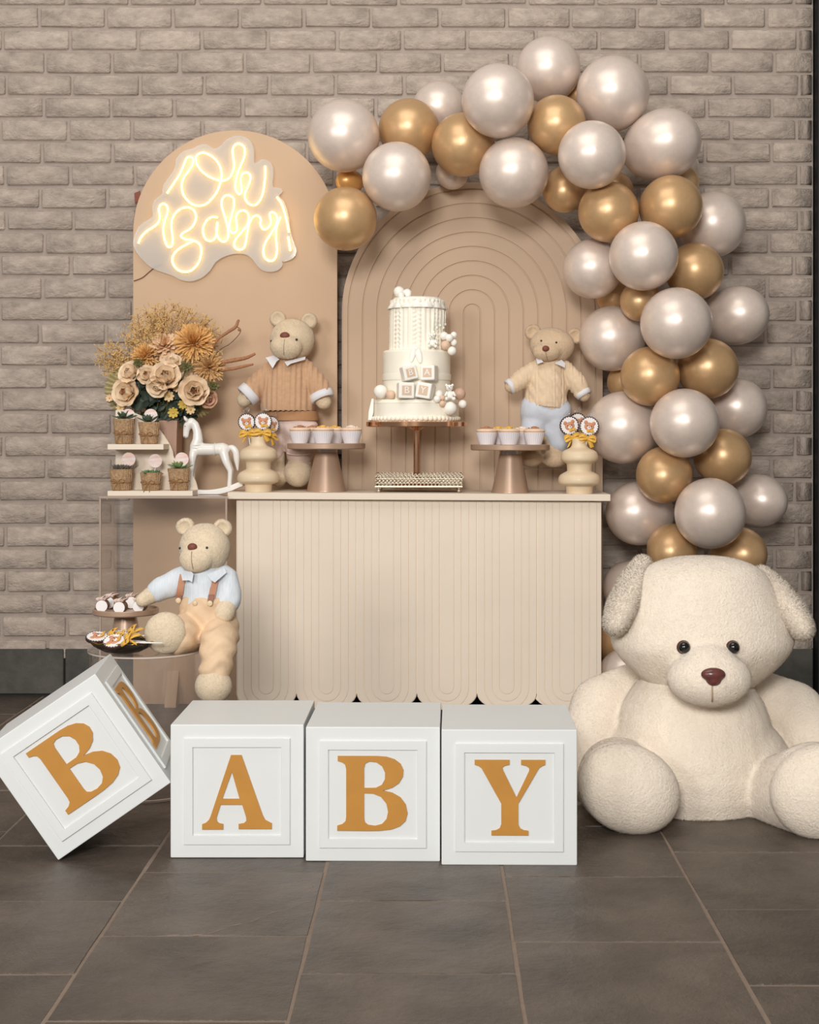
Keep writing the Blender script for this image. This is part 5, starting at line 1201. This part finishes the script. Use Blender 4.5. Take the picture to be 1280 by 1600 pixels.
for lab, x, y, r, m in (('cream small flower below the largest rose', 264, 619, 9, CRMF), ('peach small flower beside the cream small flower', 276, 606, 7, MUM2), ('yellow small flower above the vase rim', 271, 645, 9, YELF), ('yellow green small flower at right, above the horse head', 286, 632, 8, YELF), ('peach small flower at right of the yellow green one', 298, 640, 8, CRMF), ('tiny cream flower at lower left by the shelf board', 188, 637, 7, CRMF), ('tiny peach flower at the far left of the palm leaf', 171, 622, 6, MUM2)):
    daisy(lab, x, y, r, 5.07, m)
rf = random.Random(5)
fo = thing('leafy_sprigs', 'dark green leafy sprigs filling the flower vase mouth', 'foliage', at(238, 656, DV)); g = G()
def fol(x, y, D): v = at(x, y, D) - fo.location; return v
for i in range(150):
    x, y = rf.uniform(200, 315), rf.uniform(585, 655); 
    if ((x - 258) / 62) ** 2 + ((y - 618) / 42) ** 2 > 1: continue
    a = rf.uniform(-2.8, -.3) if rf.random() < .6 else rf.uniform(0, 6.3); L = rf.uniform(11, 19) * k
    petal(g, fol(x, y, rf.uniform(5.08, 5.14)), (math.cos(a), rf.uniform(-.7, .1), math.sin(a)), (rf.uniform(-.5, .5), -1, .4), L, L * .34, rf.uniform(-.1, .2))
g.out('leaves', LEAFD, fo, 180)['kind'] = 'stuff'
g = G()
for i in range(26):
    x, y = rf.uniform(205, 312), rf.uniform(575, 640); P_ = smoothpath([fol(x, y, rf.uniform(5.08, 5.14)), fol((x + 2 * 245) / 3, 640, 5.13), fol(238 + (x - 238) * .4, 664, 5.14)], 4); g.tube(P_, .0014, 5)
g.out('stems', STEM, fo, 180)
def palm(label, x, y, D, ang0, ang1, L, n, sd):
    c = at(x, y, D); t = thing('palm_leaf', label, 'leaf', c, group='olive palm leaves in the bouquet')
    for i in range(n):
        a = ang0 + (ang1 - ang0) * i / (n - 1); l = L * (.82 + .18 * math.sin(PI * i / (n - 1))) * D / F; d = Vector((math.cos(a), .02 * (i % 2), math.sin(a)))
        s = Vector((-d.z, 0, d.x)); wv_ = l * abs(ang1 - ang0) / (n - 1) * .52; g = G()
        V = [Vector((0, 0, 0)), d * l * .6 + s * wv_ * .62, d * l * .93 + s * wv_ * .8, d * l, d * l * .93 - s * wv_ * .8, d * l * .6 - s * wv_ * .62, d * l * .6 + Vector((0, -.004, 0)), d * l * .93 + Vector((0, -.005, 0))]
        F1 = [(0, 6, 1), (1, 6, 7, 2), (2, 7, 3), (3, 7, 4), (4, 7, 6, 5), (5, 6, 0)]
        V2 = V + [v + Vector((0, .0012, 0)) for v in V]; g.add(V2, F1 + [tuple(j + 8 for j in f[::-1]) for f in F1] + [(0, 1, 9, 8), (1, 2, 10, 9), (2, 3, 11, 10), (3, 4, 12, 11), (4, 5, 13, 12), (5, 0, 8, 13)])
        g.out('leaflet', OLIVE, t, 0)
    stemto(t, c, r=.0025)
palm('olive fan palm leaf spreading at the left of the roses', 226, 616, 5.125, 1.9, 3.7, 66, 16, 1)
palm('olive fan palm leaf at lower right behind the horse head', 285, 612, 5.135, -1.25, .1, 54, 13, 2)
# dried filler: fine branching sprays
fl = thing('dried_filler', 'fine dried golden sprays fanning out over the top of the bouquet', 'foliage', at(240, 600, 5.13)); g = G(); g2 = G()
def fl_(x, y, D): return at(x, y, D) - fl.location
tips = [(152, 545), (158, 562), (165, 535), (175, 555), (160, 580), (182, 548), (192, 520), (205, 505), (215, 490), (228, 482), (243, 479), (258, 476), (272, 477), (285, 480), (298, 482), (308, 488), (324, 492), (332, 498), (342, 512), (348, 525), (340, 540), (200, 530), (222, 508), (240, 500), (262, 492), (325, 512), (190, 565), (250, 486), (235, 494), (345, 555), (212, 520), (152, 558), (170, 572)]
for (x, y) in tips:
    D0 = rf.uniform(5.10, 5.17); A = Vector((240 + (x - 240) * .25, 590 + (y - 590) * .15)); 
    P_ = smoothpath([fl_(A.x, A.y, D0), fl_(A.x + (x - A.x) * .5 + rf.uniform(-5, 5), A.y + (y - A.y) * .6, D0), fl_(x, y, D0)], 6); g.tube(P_, .0009, 4)
    for j in range(64):
        u = rf.uniform(.45, 1); i = min(len(P_) - 1, int(u * (len(P_) - 1))); p = P_[i] + Vector((rf.gauss(0, 5.6), rf.gauss(0, 5), rf.gauss(0, 5.6))) * k
        a = rf.uniform(0, 6.3); d = Vector((math.cos(a), rf.uniform(-.5, .5), math.sin(a) + .4)); L = rf.uniform(3.0, 7.5) * k
        s = d.cross(Vector((0, 1, 0))).normalized() * .0011; e = p + d * L
        g2.add([p - s, p + s, p + d * L * .5 + s * 1.5 + Vector((0, .001, 0)), e, p + d * L * .5 - s * 1.5 - Vector((0, .001, 0))], [(0, 1, 2, 3, 4)])
        if j % 4 == 0: g.tube([P_[i], p], .0005, 3)
g.out('twigs', mat('dry_twig', (150, 112, 66), .85), fl, 180); g2.out('seed_heads', DRY, fl, 0)['kind'] = 'stuff'
for lab, pts, r in (('brown catkin stalk curving up at the right with a bent tip', [(325, 560), (338, 533), (356, 519), (368, 511), (372, 502), (374, 500)], 2.4), ('upper of the two brown catkin stalks pointing right', [(318, 576), (345, 567), (365, 563), (385, 559), (399, 552.5)], 3.0), ('lower of the two brown catkin stalks pointing right', [(318, 584), (345, 578.5), (365, 576), (385, 571.5), (396, 569)], 2.4)):
    c = at(*pts[0], 5.11); t = thing('catkin_stalk', lab, 'flower', c); P_ = smoothpath([at(x, y, 5.11) - c for x, y in pts], 6)
    n = len(P_); G().tube(P_, [r * k * (.55 + .45 * math.sin(PI * min(1, i / n * 1.05)) + .10 * (i % 2)) for i in range(n)], 8).out('catkin', BRN, t, 180); stemto(t, c, r=.0014)
c = at(338, 552, 5.11); t = thing('dried_twig', 'thin wiry twig hooking up to the bent catkin tip', 'twig', c)
G().tube(smoothpath([at(x, y, 5.11) - c for x, y in ((338, 552), (346, 545), (353, 541), (357, 539), (364, 533), (371, 526), (376, 518), (375, 513), (370, 511))], 4), .0013, 5).out('wire', mat('dark_twig', (92, 66, 50), .8), t, 180); 
G().ball(at(374, 515, 5.11) - c, .006, 10).out('bud', BRN, t, 180); stemto(t, c, r=.0011)
